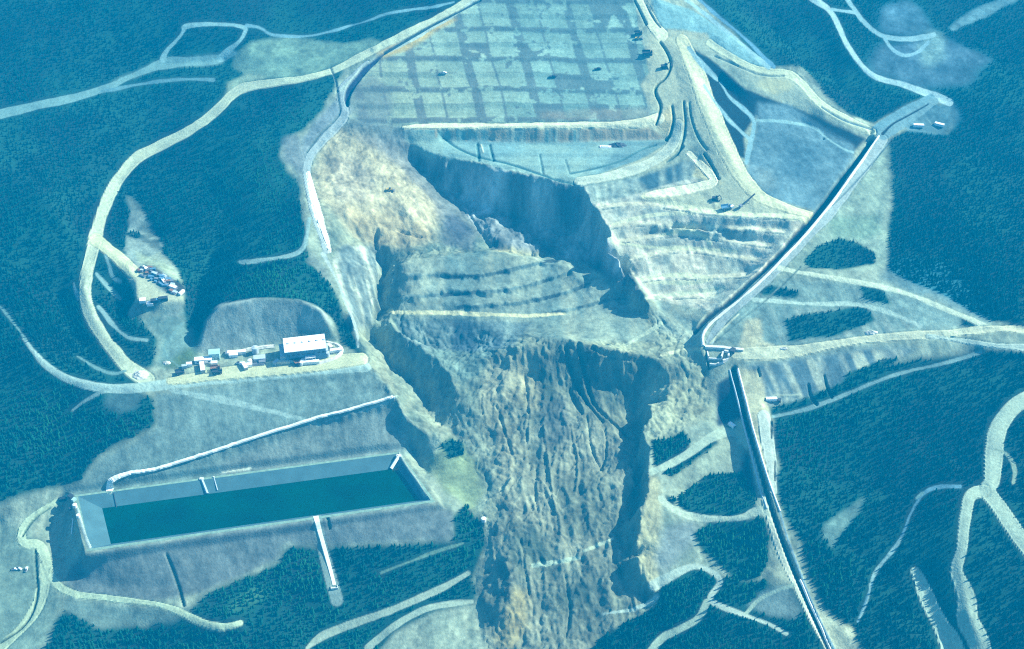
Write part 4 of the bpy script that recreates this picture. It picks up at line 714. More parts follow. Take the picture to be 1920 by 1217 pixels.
class MB:
    def __init__(s): s.v, s.f = [], []
    def box(s, x0, x1, y0, y1, z0, z1, tx=0.0, ty=0.0):
        b = len(s.v); s.v += [(x0,y0,z0),(x1,y0,z0),(x1,y1,z0),(x0,y1,z0),(x0+tx,y0+ty,z1),(x1-tx,y0+ty,z1),(x1-tx,y1-ty,z1),(x0+tx,y1-ty,z1)]
        s.f += [tuple(b+q for q in t) for t in ((0,3,2,1),(4,5,6,7),(0,1,5,4),(1,2,6,5),(2,3,7,6),(3,0,4,7))]; return s
    def prism(s, prof, x0, x1):       # profile in (y, z), run along x
        b = len(s.v); n = len(prof); s.v += [(x0,y,z) for y,z in prof] + [(x1,y,z) for y,z in prof]
        s.f += [(b+k, b+(k+1)%n, b+n+(k+1)%n, b+n+k)[::-1] for k in range(n)] + [tuple(b+k for k in range(n)), tuple(b+n+k for k in range(n))[::-1]]; return s
    def cyl(s, c, r, h, ax='z', n=14, r2=None):
        b = len(s.v); r2 = r if r2 is None else r2
        for q, rr_ in ((0, r), (h, r2)):
            for k in range(n):
                a = 2*math.pi*k/n; u, w_ = rr_*math.cos(a), rr_*math.sin(a)
                s.v.append({'z': (c[0]+u, c[1]+w_, c[2]+q), 'x': (c[0]+q, c[1]+u, c[2]+w_), 'y': (c[0]+w_, c[1]+q, c[2]+u)}[ax])
        s.f += [(b+k, b+(k+1)%n, b+n+(k+1)%n, b+n+k) for k in range(n)] + [tuple(b+k for k in range(n))[::-1], tuple(b+n+k for k in range(n))]; return s
    def bar(s, a, b_, r, n=6):
        a, b_ = Vector(a), Vector(b_); d = (b_-a).normalized(); u = d.orthogonal().normalized(); w_ = d.cross(u); o = len(s.v)
        for p in (a, b_):
            for k in range(n): q = p + (u*math.cos(6.2832*k/n) + w_*math.sin(6.2832*k/n))*r; s.v.append(tuple(q))
        s.f += [(o+k, o+(k+1)%n, o+n+(k+1)%n, o+n+k) for k in range(n)] + [tuple(o+k for k in range(n))[::-1], tuple(o+n+k for k in range(n))]; return s
    def mound(s, rx, ry, h, seed, n=18, m=6):
        r = random.Random(seed); o = len(s.v); s.v.append((0,0,h))
        for j in range(1, m+1):
            for k in range(n):
                a = 6.2832*k/n; q = j/m; w_ = 1 + .25*(r.random()-.5); s.v.append((rx*q*w_*math.cos(a), ry*q*w_*math.sin(a), h*(1-q)**.9*(1+.3*(r.random()-.5)) - (.6 if j == m else 0)))
        s.f += [(o, o+1+k, o+1+(k+1)%n) for k in range(n)] + [(o+1+j*n+k, o+1+(j+1)*n+k, o+1+(j+1)*n+(k+1)%n, o+1+j*n+(k+1)%n) for j in range(m-1) for k in range(n)]; return s
    def build(s, name, mat, parent=None):
        me = bpy.data.meshes.new(name); me.from_pydata(s.v, [], s.f); me.materials.append(MT[mat]); me.validate()
        o = bpy.data.objects.new(name, me); sc.collection.objects.link(o); o.parent = parent; return o
def thing(name, u, v, label, cat, rz=0, group=None, z=None, loc=None, scale=1):
    x, y, h = loc if loc else hit(u, v)
    e = bpy.data.objects.new(name, None); sc.collection.objects.link(e); e.location = (x, y, h if z is None else z); e.rotation_euler[2] = R(rz); e.scale = (scale * (1.2 if 330 < u < 645 and 645 < v < 710 else 1),)*3
    e['label'] = label; e['category'] = cat
    if group: e['group'] = group
    return e
def container(u, v, label, rz=0, L=12, W=2.6, H=2.8, col='white_sheet', group=None, name='shipping_container', cat='container', z=None):
    t = thing(name, u, v, label, cat, rz, group, z)
    b = MB().box(-L/2, L/2, -W/2, W/2, .15, H)
    n = int(L/.6)
    for k in range(n): x = -L/2 + .3 + k*L/n; b.box(x, x+.25, -W/2-.06, W/2+.06, .3, H-.15)
    b.build('body', col, t); MB().box(-L/2+.05, L/2-.05, -W/2-.08, W/2+.08, H+.003, H+.12).build('roof', col, t)
    MB().box(L/2+.003, L/2+.08, -W/2+.1, -.03, .25, H-.1).build('door', 'mid_steel', t); MB().box(L/2+.003, L/2+.08, .03, W/2-.1, .25, H-.1).build('door', 'mid_steel', t); return t
def office(u, v, label, rz=0, L=12, W=5, H=3.2, col='white_sheet', roofc='white_sheet', group=None, name='site_office', cat='site office'):
    t = thing(name, u, v, label, cat, rz, group)
    MB().box(-L/2, L/2, -W/2, W/2, -.4, H).build('wall', col, t)
    MB().prism([(-W/2-.3, H+.003), (W/2+.3, H+.003), (W/2+.3, H+.15), (0, H+.7), (-W/2-.3, H+.15)], -L/2-.3, L/2+.3).build('roof', roofc, t)
    MB().box(-.5, .5, -W/2-.06, -W/2-.003, 0, 2.1).build('door', 'mid_steel', t)
    for k in (-.33, .33): MB().box(L*k-.7, L*k+.7, -W/2-.05, -W/2-.003, 1.1, 2.1).build('window', 'glass_dark', t)
    return t
def wheels(t, xs, w_, r, name='wheel'):
    for x in xs:
        for s_ in (-1, 1):
            q = MB().cyl((x, s_*w_ - (.3 if s_ > 0 else 0), r), r, .3, 'y', 12).build(name, 'rubber', t); MB().cyl((x, s_*w_ + (.003 if s_ > 0 else -.043), r), r*.5, .04, 'y', 8).build('rim', 'mid_steel', q)
def pickup(u, v, label, rz=0, col='white_sheet', sc_=1.0):
    t = thing('pickup_truck', u, v, label, 'pickup truck', rz, None, scale=sc_)
    MB().box(-2.7, 2.7, -.95, .95, .5, 1.15).build('body', col, t); MB().box(-.5, 1.5, -.88, .88, 1.153, 1.85, .35, .08).build('cab', col, t)
    MB().box(1.25, 1.45, -.7, .7, 1.2, 1.7).build('windscreen', 'glass_dark', t); MB().box(-2.6, -.6, -.85, .85, 1.16, 1.24).build('tray', 'dark_steel', t); wheels(t, (-1.7, 1.7), .98, .42); return t
def haul_truck(u, v, label, rz=0, col='yellow_paint', S=1.0):
    t = thing('haul_truck', u, v, label, 'haul truck', rz, None, scale=S)
    MB().box(-4.2, 4.4, -1.5, 1.5, 1.3, 2.2).build('chassis', 'dark_steel', t)
    MB().prism([(-2.4, 2.3), (2.4, 2.3), (3.0, 4.3), (2.7, 4.3), (2.1, 2.7), (-2.1, 2.7), (-2.7, 4.3), (-3.0, 4.3)], -4.8, 2.6).build('dump_body', col, t)
    MB().box(2.8, 4.5, .2, 1.9, 2.203, 4.2, .15, .1).build('cab', col, t); MB().box(3.9, 4.42, .35, 1.75, 3.1, 3.9).build('windscreen', 'glass_dark', t)
    wheels(t, (-2.8, 3.0), 2.1, 1.25); return t
def excavator(u, v, label, rz=0, col='yellow_paint', S=1.0, reach=1.0):
    t = thing('excavator', u, v, label, 'excavator', rz, None, scale=S)
    for s_ in (-1, 1): MB().prism([(s_*1.1-.35, .0), (s_*1.1+.35, .0), (s_*1.1+.35, .95), (s_*1.1-.35, .95)], -2.4, 2.4).build('track', 'rubber', t)
    MB().cyl((0,0,.95), 1.1, .35).build('turntable', 'dark_steel', t); MB().box(-2.6, 1.2, -1.4, 1.4, 1.3, 2.4).build('body', col, t)
    MB().box(.1, 1.8, .2, 1.35, 2.403, 3.4, .1, .05).build('cab', 'glass_dark', t)
    MB().bar((1.2, -.3, 2.2), (4.2*reach, -.3, 5.2), .32).bar((4.2*reach, -.3, 5.2), (6.4*reach, -.3, 3.0), .25).build('boom', col, t); MB().prism([(-1.0, .9), (.4, .9), (.4, 2.4), (-1.0, 2.0)], 5.9*reach, 6.9*reach).build('bucket', 'dark_steel', t); return t
def loader(u, v, label, rz=0, S=1.0):
    t = thing('wheel_loader', u, v, label, 'wheel loader', rz, None, scale=S)
    MB().box(-3.4, 1.6, -1.1, 1.1, .9, 2.2, .2).build('body', 'yellow_paint', t); MB().box(-.6, 1.0, -.8, .8, 2.203, 3.4, .1, .1).build('cab', 'glass_dark', t)
    MB().bar((1.4, .6, 1.6), (3.4, .6, .8), .18).bar((1.4, -.6, 1.6), (3.4, -.6, .8), .18).build('lift_arm', 'dark_steel', t); MB().prism([(-1.5, .1), (1.5, .1), (1.5, 1.3), (-1.5, 1.3)], 3.3, 4.4).build('bucket', 'mid_steel', t); wheels(t, (-2.2, 1.2), 1.35, .8); return t
def tank(u, v, label, r=3, h=5, col='white_sheet', z=None):
    t = thing('storage_tank', u, v, label, 'tank', 0, None, z)
    MB().cyl((0,0,-.5), r, h+.5, 'z', 20).build('shell', col, t); MB().cyl((0,0,h+.003), r, r*.25, 'z', 20, r*.15).build('roof', col, t); l = MB()
    for k in (-.25, .25): l.bar((k, -r-.15, 0), (k, -r-.15, h+.3), .05, 5)
    l.build('ladder', 'mid_steel', t); return t
def crate(u, v, label, L, W, H, col, rz, group=None, name='equipment_crate', cat='crate'):
    t = thing(name, u, v, label, cat, rz, group)
    MB().box(-L/2, L/2, -W/2, W/2, .1, H).build('box', col, t); MB().box(-L/2-.06, L/2+.06, -W/2-.06, W/2+.06, H+.003, H+.15).build('lid', col, t)
    MB().box(-L/2+.1, -L/2+.4, -W/2, W/2, -.4, .097).build('skid', 'timber', t); MB().box(L/2-.4, L/2-.1, -W/2, W/2, -.4, .097).build('skid', 'timber', t); return t
def pipe_stack(u, v, label, L, rz, col='mid_steel', group=None):
    t = thing('pipe_stack', u, v, label, 'pipes', rz, group)
    for k in range(4): MB().cyl((-L/2, -1.2+k*.8, .42), .38, L, 'x', 10).build('pipe', col, t)
    for k in range(3): MB().cyl((-L/2+.3, -.8+k*.8, 1.1), .38, L-.6, 'x', 10).build('pipe', col, t)
    return t
# -- main plant building from its four roof corners
BZ = 14.0
c_bl, c_br, c_fr, c_fl = [np.array(at(u, v, BZ)[:2]) for u, v in ((527, 634), (604, 626), (613, 649), (539, 658))]
ex = (c_fr - c_fl + c_br - c_bl); BL = np.linalg.norm(ex) / 2; ex = ex / np.linalg.norm(ex); BW_ = abs(np.dot(c_bl - c_fl, np.array([-ex[1], ex[0]]))); cen = (c_bl + c_br + c_fr + c_fl) / 4
ang = math.degrees(math.atan2(ex[1], ex[0])); print('plant', BL, BW_, ang)
gz = 0.0
bd = thing('process_building', 0, 0, 'large plant shed with bright white roof and blue walls', 'industrial building', ang, loc=(cen[0], cen[1], gz))
MB().box(-BL/2, BL/2, -BW_/2, BW_/2, -1.5, BZ-1.6).build('wall', 'blue_sheet', bd)
rf = MB().prism([(-BW_/2-.8, BZ-1.597), (BW_/2+.8, BZ-1.597), (BW_/2+.8, BZ-1.1), (0, BZ+.9), (-BW_/2-.8, BZ-1.1)], -BL/2-.7, BL/2+.7).build('roof', 'white_sheet', bd)
for k in range(6): MB().box(-BL/2+3+k*6.6, -BL/2+4.6+k*6.6, -1, 1, BZ+.7, BZ+1.6).build('ridge_vent', 'white_sheet', rf)
for k in range(4): d = MB().box(-BL/2+3+k*4.9, -BL/2+6.6+k*4.9, -BW_/2-.1, -BW_/2-.003, 0, 4.5).build('roller_door', 'dark_steel', bd)
for k in range(8): MB().box(-BL/2+1.5+k*4.6, -BL/2+3.9+k*4.6, -BW_/2-.09, -BW_/2-.003, 7.5, 8.7).build('window', 'glass_dark', bd)
MB().box(-1, 8.5, -BW_/2-3.2, -BW_/2-.003, 5.2, 5.6).box(-.8, -.5, -BW_/2-3.1, -BW_/2-2.8, 0, 5.2).box(8.0, 8.3, -BW_/2-3.1, -BW_/2-2.8, 0, 5.2).build('canopy', 'white_sheet', bd)
MB().prism([(-BW_/2+1, -1), (BW_/2-1, -1), (BW_/2-1, 8), (-BW_/2+1, 7)], -BL/2-5, -BL/2-.003).build('lean_to', 'grey_sheet', bd)
MB().box(BL/2+.003, BL/2+2.5, -6, 5, -1, 6).build('annex', 'grey_sheet', bd)
office(382, 679, 'long white cabin next to the pale green tank house', 6, 13, 4, 3.4)
container(380, 692, 'white container set end-on below the long white cabin', -76, 11, 3.4, 3.2)
office(403, 672, 'pale green two storey tank house beside the long white cabin', 6, 8, 6, 6.5, 'teal_paint', 'teal_paint', name='tank_house', cat='plant building')
container(402, 684, 'small white container in front of the pale green tank house', 4, 5, 3, 2.6)
container(355, 686, 'small white cabin at the west tip of the plant yard', 6, 4.5, 3, 2.6, name='small_cabin', cat='cabin')
container(346, 690, 'pale blue container beside a dark truck at the west tip of the yard', 12, 4, 2.4, 2.4, 'grey_sheet')
haul_truck(338, 701, 'dark dump truck parked at the west tip of the plant yard', 20, 'dark_steel', .75)
haul_truck(404, 694, 'rust coloured dump truck south of the small white container', 8, 'rust', .8); haul_truck(408, 700, 'dark dump truck parked on the yard edge, nearest the slope', 8, 'dark_steel', .8)
container(444, 664, 'white container against the back berm halfway along the plant yard', 7, 14, 3, 2.8)
container(438, 669, 'short white container in front of the long white container by the back berm', 7, 7, 2.6, 2.6); container(427, 665, 'grey container at the west end of the containers by the back berm', 80, 5, 2.6, 2.6, 'mid_steel')
tank(479, 662, 'grey round tank standing in front of the shadow of the plant shed', 2.6, 5.5, 'grey_sheet')
container(459, 689, 'white container lying askew in the middle of the plant yard', -62, 8, 2.6, 2.6); pickup(451, 684, 'white pickup parked west of the askew container', -30, sc_=1.2)
tank(469, 681, 'small white tank west of the pale steel stack', 1.8, 3); container(466, 687, 'white container just below the small white tank', 5, 6, 2.6, 2.6)
pipe_stack(485, 684, 'stack of grey pipes in front of the dark shed shadow', 9, 8); crate(487, 675, 'large pale steel module in the middle of the plant yard', 9, 5, 3, 'grey_sheet', 8, name='steel_module', cat='steel module'); crate(492, 681, 'brown grey steel module on the east side of the pipe stack', 5, 3, 2.2, 'mid_steel', 8, name='steel_module', cat='steel module')
container(518, 682, 'pale container left of the plant shed front corner', 60, 5, 2.6, 2.8, 'grey_sheet'); container(532, 682, 'tan container under the front left corner of the plant shed', 6, 10, 2.6, 2.6, 'tan_paint'); container(543, 680, 'pale green container east of the tan container', 6, 6, 2.6, 2.6, 'teal_paint')
haul_truck(557, 682, 'dark red dump truck in front of the plant shed', -70, 'rust', .8); container(567, 681, 'white container in front of the plant shed doors, next to the dark red truck', 70, 7, 2.8, 2.8)
container(577, 677, 'white container under the plant shed canopy', 6, 9, 2.8, 2.8); container(583, 682, 'long white container lying in front of the shed canopy', 6, 13, 2.6, 2.6); pickup(587, 672, 'white pickup parked beside the shed wall', 90, sc_=1.1)
crate(597, 671, 'blue steel module against the shed wall near its east end', 4, 3, 3, 'blue_sheet', 10, name='steel_module', cat='steel module'); tank(614, 668, 'small pale tank at the east corner of the plant shed', 1.8, 4, 'grey_sheet')
container(630, 660, 'white container at the east end of the yard beyond the shed', 12, 9, 2.6, 2.6); container(619, 652, 'cream container behind the east corner of the shed', -50, 6, 2.6, 2.6, 'tan_paint')
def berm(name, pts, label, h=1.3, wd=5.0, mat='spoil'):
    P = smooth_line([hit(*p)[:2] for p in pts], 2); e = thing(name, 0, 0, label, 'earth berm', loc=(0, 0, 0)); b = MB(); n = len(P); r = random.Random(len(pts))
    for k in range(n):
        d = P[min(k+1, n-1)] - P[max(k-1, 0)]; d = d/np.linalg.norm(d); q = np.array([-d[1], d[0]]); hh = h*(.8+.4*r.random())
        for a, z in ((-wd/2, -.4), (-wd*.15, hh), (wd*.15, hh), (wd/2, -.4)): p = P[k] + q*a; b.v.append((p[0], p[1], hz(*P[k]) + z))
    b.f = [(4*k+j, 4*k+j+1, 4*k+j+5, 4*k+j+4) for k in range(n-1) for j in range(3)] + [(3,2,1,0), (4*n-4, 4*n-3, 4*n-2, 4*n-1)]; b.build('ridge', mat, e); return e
berm('earth_berm', [(430,664),(460,656),(490,651),(515,648)], 'low pale berm running behind the plant yard'); berm('earth_berm', [(612,642),(630,645),(642,655),(636,668),(615,677),(592,682)], 'curved pale berm round the east end of the plant yard')
berm('earth_berm', [(1648,256),(1602,322),(1544,404),(1458,498),(1393,558),(1334,604),(1316,628),(1318,650)], 'long bright berm along the crest of the diagonal diversion embankment', 1.8, 3.4, 'concrete')
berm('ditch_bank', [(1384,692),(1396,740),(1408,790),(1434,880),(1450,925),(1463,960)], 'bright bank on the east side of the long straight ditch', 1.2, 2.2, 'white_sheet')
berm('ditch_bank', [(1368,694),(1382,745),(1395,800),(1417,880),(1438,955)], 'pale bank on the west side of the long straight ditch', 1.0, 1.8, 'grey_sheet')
berm('ditch_bank', [(1500,1088),(1530,1155),(1560,1225)], 'bright bank on the east side of the ditch where it leaves the photo', 1.2, 2.2, 'white_sheet')
def strip(name, pts, mat, lift=.35):
    P = smooth_line(pts, 3); W = [hit(p[0], p[1]) for p in P]; b = MB(); n = len(W); C2 = np.array([q[:2] for q in W])
    for k in range(n):
        d = C2[min(k+1, n-1)] - C2[max(k-1, 0)]; d = d/np.linalg.norm(d); q = np.array([-d[1], d[0]]); m = P[k][2]*.45/2
        zz = max(hz(*(C2[k]+q*a)) for a in (-m, -m/2, 0, m/2, m)) + lift
        for a, z in ((-m-.5, -1.2), (-m, 0), (m, 0), (m+.5, -1.2)): p = C2[k] + q*a; b.v.append((p[0], p[1], zz + z))
    b.f = [(4*k+j, 4*k+j+1, 4*k+j+5, 4*k+j+4) for k in range(n-1) for j in range(3)]; o = b.build(name, mat); o['kind'] = 'structure'; return o
strip('road_gravel_ramp', [(205,922,13),(207,908,13),(216,897,11),(235,889,8),(270,884,7),(300,879,6.5),(350,863,6),(420,840,6),(500,813,6),(600,783,6),(680,762,5.5),(740,744,5)], 'white_gravel')
strip('path_spillway', [(592,968,10),(600,1000,7),(610,1035,7),(620,1070,6),(627,1098,6)], 'white_gravel')
strip('road_white_cut', [(578,322,5),(583,345,9),(591,380,12),(600,415,11),(611,448,8),(618,472,3)], 'white_gravel')
for nm, a, b_, r_, mt_, lb in (('inlet_chute', (378,899), (389,927), 1.3, 'grey_sheet', 'pale chute crossing the upper pond bank one third along'), ('inlet_chute', (748,856), (733,880), 1.6, 'white_sheet', 'bright chute at the upper right corner of the pond'), ('bank_pipe', (401,896), (408,921), .5, 'grey_sheet', 'thin pale pipe beside the chute on the upper pond bank')):
    t = thing(nm, 0, 0, lb, 'chute' if 'chute' in nm else 'pipe', loc=(0, 0, 0)); p_, q_ = hit(*a), hit(*b_); m = MB(); m.bar((p_[0], p_[1], p_[2]+.6), (q_[0], q_[1], q_[2]+.6), r_, 6); m.build('channel', mt_, t); MB().box(p_[0]-r_*1.3, p_[0]+r_*1.3, p_[1]-r_, p_[1]+r_, p_[2]-.5, p_[2]+1.2).build('headwall', 'concrete', t)
# -- lower yard with the laydown heap
YL = 'in the dark laydown strip of the wooded yard'
container(268, 567, 'square white container at the south edge of the wooded yard, the western one of two', 8, 6, 5, 3.2); container(282, 573, 'square white container at the south edge of the wooded yard, the eastern one of two', 8, 6, 4.5, 3.0)
for (u, v, l, w_, h, c, a, t_) in ((290,567,7,4,3,'dark_steel',12,'dark steel box next to the eastern white container'),(306,563,9,4,3,'dark_steel',12,'dark steel box at the east end of the white container row'),(297,565,4,3,2.6,'blue_sheet',12,'dark blue box between two dark steel boxes')): crate(u, v, t_, l, w_, h, c, a)
container(272, 505, 'white container at the north west end of the laydown strip', -35, 6, 3, 2.6); container(307, 529, 'narrow white container halfway down the laydown strip', -60, 8, 2.6, 2.6); container(325, 541, 'bright white container near the east end of the laydown strip', -28, 8, 3.4, 2.8); container(341, 551, 'white container standing end-on at the east tip of the laydown strip', 62, 7, 2.6, 2.6); container(290, 515, 'pale grey container in the upper part of the laydown strip', -30, 6, 2.6, 2.6, 'grey_sheet')
r = random.Random(5)
for k in range(44):
    a = r.random(); bq = r.random(); u = 259 + a*64 + bq*19; v = 508 + a*40 - bq*11 + 6*r.random()
    kd = r.random(); cl_, ct = (('dark_steel', 'dark steel'), ('rust', 'rusty'), ('blue_sheet', 'dark blue'), ('mid_steel', 'grey steel'), ('grey_sheet', 'pale grey'))[r.randrange(5)]
    if kd < .25: pipe_stack(u, v, 'grey pipe bundle lying ' + YL, 3 + 4*r.random(), -35 + 30*r.random(), 'mid_steel', 'pipe bundles in the laydown strip')
    else: crate(u, v, ct + ' crate piled ' + YL, 2 + 4*r.random(), 1.6 + 1.6*r.random(), 1 + 1.8*r.random(), cl_, -40 + 50*r.random(), ct + ' crates in the laydown strip')
# -- pond pump station and outlet
crate(119, 939, 'black pump housing at the west corner of the pond platform', 7, 4, 3, 'black_liner', 15, name='pump_house', cat='pump house'); crate(133, 934, 'dark pump box at the north side of the pond platform', 4, 3.5, 3, 'dark_steel', 60, name='pump_house', cat='pump house'); crate(134, 955, 'dark valve box in the middle of the pond platform', 3.6, 2.6, 2, 'dark_steel', 30, name='valve_box', cat='valve box')
tank(141, 951, 'white tank at the corner of the pond beside the dark valve box', 1.9, 3.2); tank(147, 970, 'white tank at the south end of the pond platform', 1.7, 2.6); container(139, 939, 'pale container between the pump boxes on the pond platform', 60, 4, 2.4, 2.4, 'teal_paint')
t = thing('inlet_pipe', 0, 0, 'long dark pipe lying down the pond lining near its left end', 'pipe', loc=(0, 0, 0)); a_, b_ = hit(213, 926), hit(219, 954); MB().bar((a_[0], a_[1], a_[2]+.4), (b_[0], b_[1], b_[2]+.4), .5, 8).build('pipe', 'black_liner', t); MB().box(b_[0]-.8, b_[0]+.8, b_[1]-.8, b_[1]+.8, b_[2]-.5, b_[2]+1).build('intake', 'dark_steel', t)
t = thing('slope_pipe', 0, 0, 'pale pipe running down the shaded bank below the pond platform', 'pipe', loc=(0, 0, 0)); a_, b_ = hit(137, 975), hit(134, 1003); MB().bar((a_[0], a_[1], a_[2]+.5), (b_[0], b_[1], b_[2]+.5), .5, 8).build('pipe', 'white_sheet', t); MB().box(a_[0]-1, a_[0]+1, a_[1]-.8, a_[1]+.8, a_[2]-.5, a_[2]+1.2).build('header_box', 'concrete', t)
t = thing('outlet_box', 627, 1103, 'concrete outlet box at the foot of the white spillway channel', 'outlet box', 8)
MB().box(-3, 3, -1.6, -1.2, -1, 1.4).box(-3, -2.6, -1.197, 1.6, -1, 1.4).box(2.6, 3, -1.197, 1.6, -1, 1.4).build('wall', 'concrete', t); MB().box(-2.597, 2.597, -1.197, 1.6, -1, .2).build('floor_slab', 'concrete', t)
tank(907, 977, 'white tank at the end of the cut road above the landslide edge', 2.2, 3)
# -- concrete works at the bend of the diversion embankment
def walls(name, pts, label, cat, h, th, close=False, base=None):
    W = [hit(*p) for p in pts]; e = thing(name, 0, 0, label, cat, loc=(0, 0, 0)); n = len(W)
    for k in range(n if close else n-1):
        a, b_ = np.array(W[k][:2]), np.array(W[(k+1) % n][:2]); d = (b_-a)/np.linalg.norm(b_-a); q = np.array([-d[1], d[0]])*th/2; a2, b2 = a + d*.01, b_ - d*.01
        zz = max(W[k][2], W[(k+1) % n][2]) + h; m = MB(); lo_ = min(W[k][2], W[(k+1) % n][2]) - 2
        m.v = [(p[0], p[1], z) for z in (lo_, zz) for p in (a2-q, b2-q, b2+q, a2+q)]; m.f = [(0,3,2,1),(4,5,6,7),(0,1,5,4),(1,2,6,5),(2,3,7,6),(3,0,4,7)]; m.build('wall', 'concrete', e)
    return e
walls('crossing_slab', [(1322,651),(1360,654),(1394,657)], 'bright concrete kerb wall across the road bend at the embankment corner', 'concrete wall', 1.5, 3.0)
walls('intake_basin', [(1326,661),(1328,676),(1352,675),(1356,661)], 'open concrete basin at the bend of the diversion embankment', 'concrete basin', 1.6, 1.2)
walls('sluice_box', [(1358,660),(1367,663),(1365,675),(1355,681)], 'white concrete sluice wall beside the open basin', 'sluice', 2.2, 1.6); walls('retaining_wall', [(1330,687),(1345,685),(1358,681)], 'low pale concrete wall below the open basin', 'concrete wall', 1.2, 1.2)
crate(1374, 660, 'dark gate housing between the kerb wall and the sluice', 6, 4, 3, 'dark_steel', 70, name='gate_house', cat='gate house')
container(1372, 800, 'white container beside the shaded bank left of the straight ditch', -50, 7, 3.2, 2.8); container(1446, 751, 'white container at the foot of the stepped bank, north end of the ditch road', 2, 10, 3.2, 2.8); container(1461, 753, 'small dark container next to the white one below the stepped bank', 80, 4, 2.6, 2.6, 'dark_steel')
container(1722, 238, 'long white trailer in the forest clearing, the western one of two', -6, 11, 3.6, 3); container(1761, 236, 'long white trailer in the forest clearing, the eastern one of two', -28, 10, 3.4, 3)
# -- machines on the ramps and the leach pad
haul_truck(1214, 104, 'dark haul truck on the east edge of the leach pad', 2, 'dark_steel', 1.2); excavator(1246, 128, 'dark excavator on the pale haul ramp beside the leach pad', 8, 'dark_steel', 1.5, .8); haul_truck(1197, 65, 'dark haul truck at the north east corner of the leach pad', 5, 'dark_steel', .9); loader(1197, 74, 'wheel loader behind the dark haul truck at the pad corner', 5, 1.1)
excavator(1341, 375, 'dark excavator on the ramp landing above the benched wall', -10, 'dark_steel', 1.3, .7); haul_truck(1362, 393, 'blue haul truck at the edge of the benched wall', 15, 'blue_sheet', 1.1); container(1372, 390, 'small white cabin next to the blue haul truck', 30, 4, 2.6, 2.6, name='small_cabin', cat='cabin')
t = thing('conveyor', 1398, 384, 'long dark conveyor boom raised over the ramp landing', 'conveyor', 38)
MB().bar((-6, 0, 1), (12, 0, 8), .8, 6).build('boom', 'dark_steel', t); MB().bar((4, -1.5, -.3), (4, 0, 4.6), .3).bar((4, 1.5, -.3), (4, 0, 4.6), .3).build('support', 'mid_steel', t); MB().box(-8.5, -5.5, -1.6, 1.6, .4, 2.4).build('hopper', 'mid_steel', t)
pickup(1121, 131, 'dark pickup on a pale cell of the leach pad, the eastern one', 10, 'dark_steel', 1.4); pickup(1037, 145, 'dark pickup on a pale cell near the middle of the leach pad', 5, 'dark_steel', 1.4); pickup(832, 138, 'white pickup on the western half of the leach pad', 0, sc_=1.3); loader(731, 358, 'lone wheel loader on the tan spoil slope', 0, 1.1)
t = thing('liner_sheet', 1137, 276, 'bright white sheet folded beside a dark heap on the lower bench', 'sheet', -4); MB().prism([(-2.5, -.3), (2.5, -.3), (1.5, 1.1), (-1.5, .9)], -7, 5).build('folded_sheet', 'white_sheet', t); MB().prism([(-1.2, .9), (1.2, .95), (.5, 1.5), (-.5, 1.5)], -5, 2).build('top_fold', 'white_sheet', t)
t = thing('ore_heap', 1158, 273, 'dark heap of ore beside the bright white sheet', 'heap'); MB().mound(10, 5, 3.5, 4).build('pile', 'dark_steel', t)
for k, (u, v, rz, L, lb) in enumerate(((28,1069,5,4,'leftmost of the small white vehicles on the lower left clearing'),(36,1067,-20,5,'middle one of the small white vehicles on the lower left clearing'),(50,1069,90,4,'rightmost of the small white vehicles on the lower left clearing'))): pickup(u, v, lb.replace('vehicles', 'pickups'), rz, sc_=1.0)
# spoil piles along the plant yard and the road junction
for k, (u, v, a, b_, h, lb) in enumerate(((262,703,8,7,3.5,'round pale gravel mound in the fork of the loop road'),(312,680,4,2.5,1.5,'small spoil pile beside the slope road above the junction'),(1470,654,5,2,1.5,'low spoil pile along the main eastern road'),(1634,624,7,3,2.5,'dark spoil pile north of the eastern road'))):
    t = thing('gravel_mound', u, v, lb, 'gravel mound'); MB().mound(a, b_, h, k).build('pile', 'spoil', t)
# ------------------------------------------------------------------ forest
M_CROWN, cmx, cb = newmat('conifer_needles', (.010, .045, .035), .95, 0, .30, .22, 0.02)
cn = M_CROWN.node_tree; ct = cn.nodes.new('ShaderNodeTexNoise'); ct.inputs['Scale'].default_value = .016; ct.inputs['Detail'].default_value = 5
cg = [q for q in cn.nodes if q.type == 'NEW_GEOMETRY'][0]; cn.links.new(cg.outputs['Position'], ct.inputs['Vector'])
cr = cn.nodes.new('ShaderNodeValToRGB'); cr.color_ramp.elements[0].position = .40; cr.color_ramp.elements[1].position = .64; cr.color_ramp.elements[0].color = (.002, .024, .027, 1); cr.color_ramp.elements[1].color = (.004, .052, .038, 1)
ca_ = cn.nodes.new('ShaderNodeAttribute'); ca_.attribute_name = 'fresh'
mr_ = cn.nodes.new('ShaderNodeMath'); mr_.operation = 'MULTIPLY_ADD'; mr_.inputs[1].default_value = .75; cn.links.new(ct.outputs[0], mr_.inputs[0]); ms_ = cn.nodes.new('ShaderNodeMath'); ms_.operation = 'MULTIPLY_ADD'; ms_.inputs[1].default_value = .20; ms_.inputs[2].default_value = .09
cn.links.new(ca_.outputs['Fac'], ms_.inputs[0]); cn.links.new(ms_.outputs[0], mr_.inputs[2]); cr.color_ramp.elements.new(.85).color = (.016, .115, .045, 1)
cn.links.new(mr_.outputs[0], cr.inputs[0]); cn.links.new(cr.outputs[0], cmx.inputs[0])
GREEN = np.zeros(U.shape)
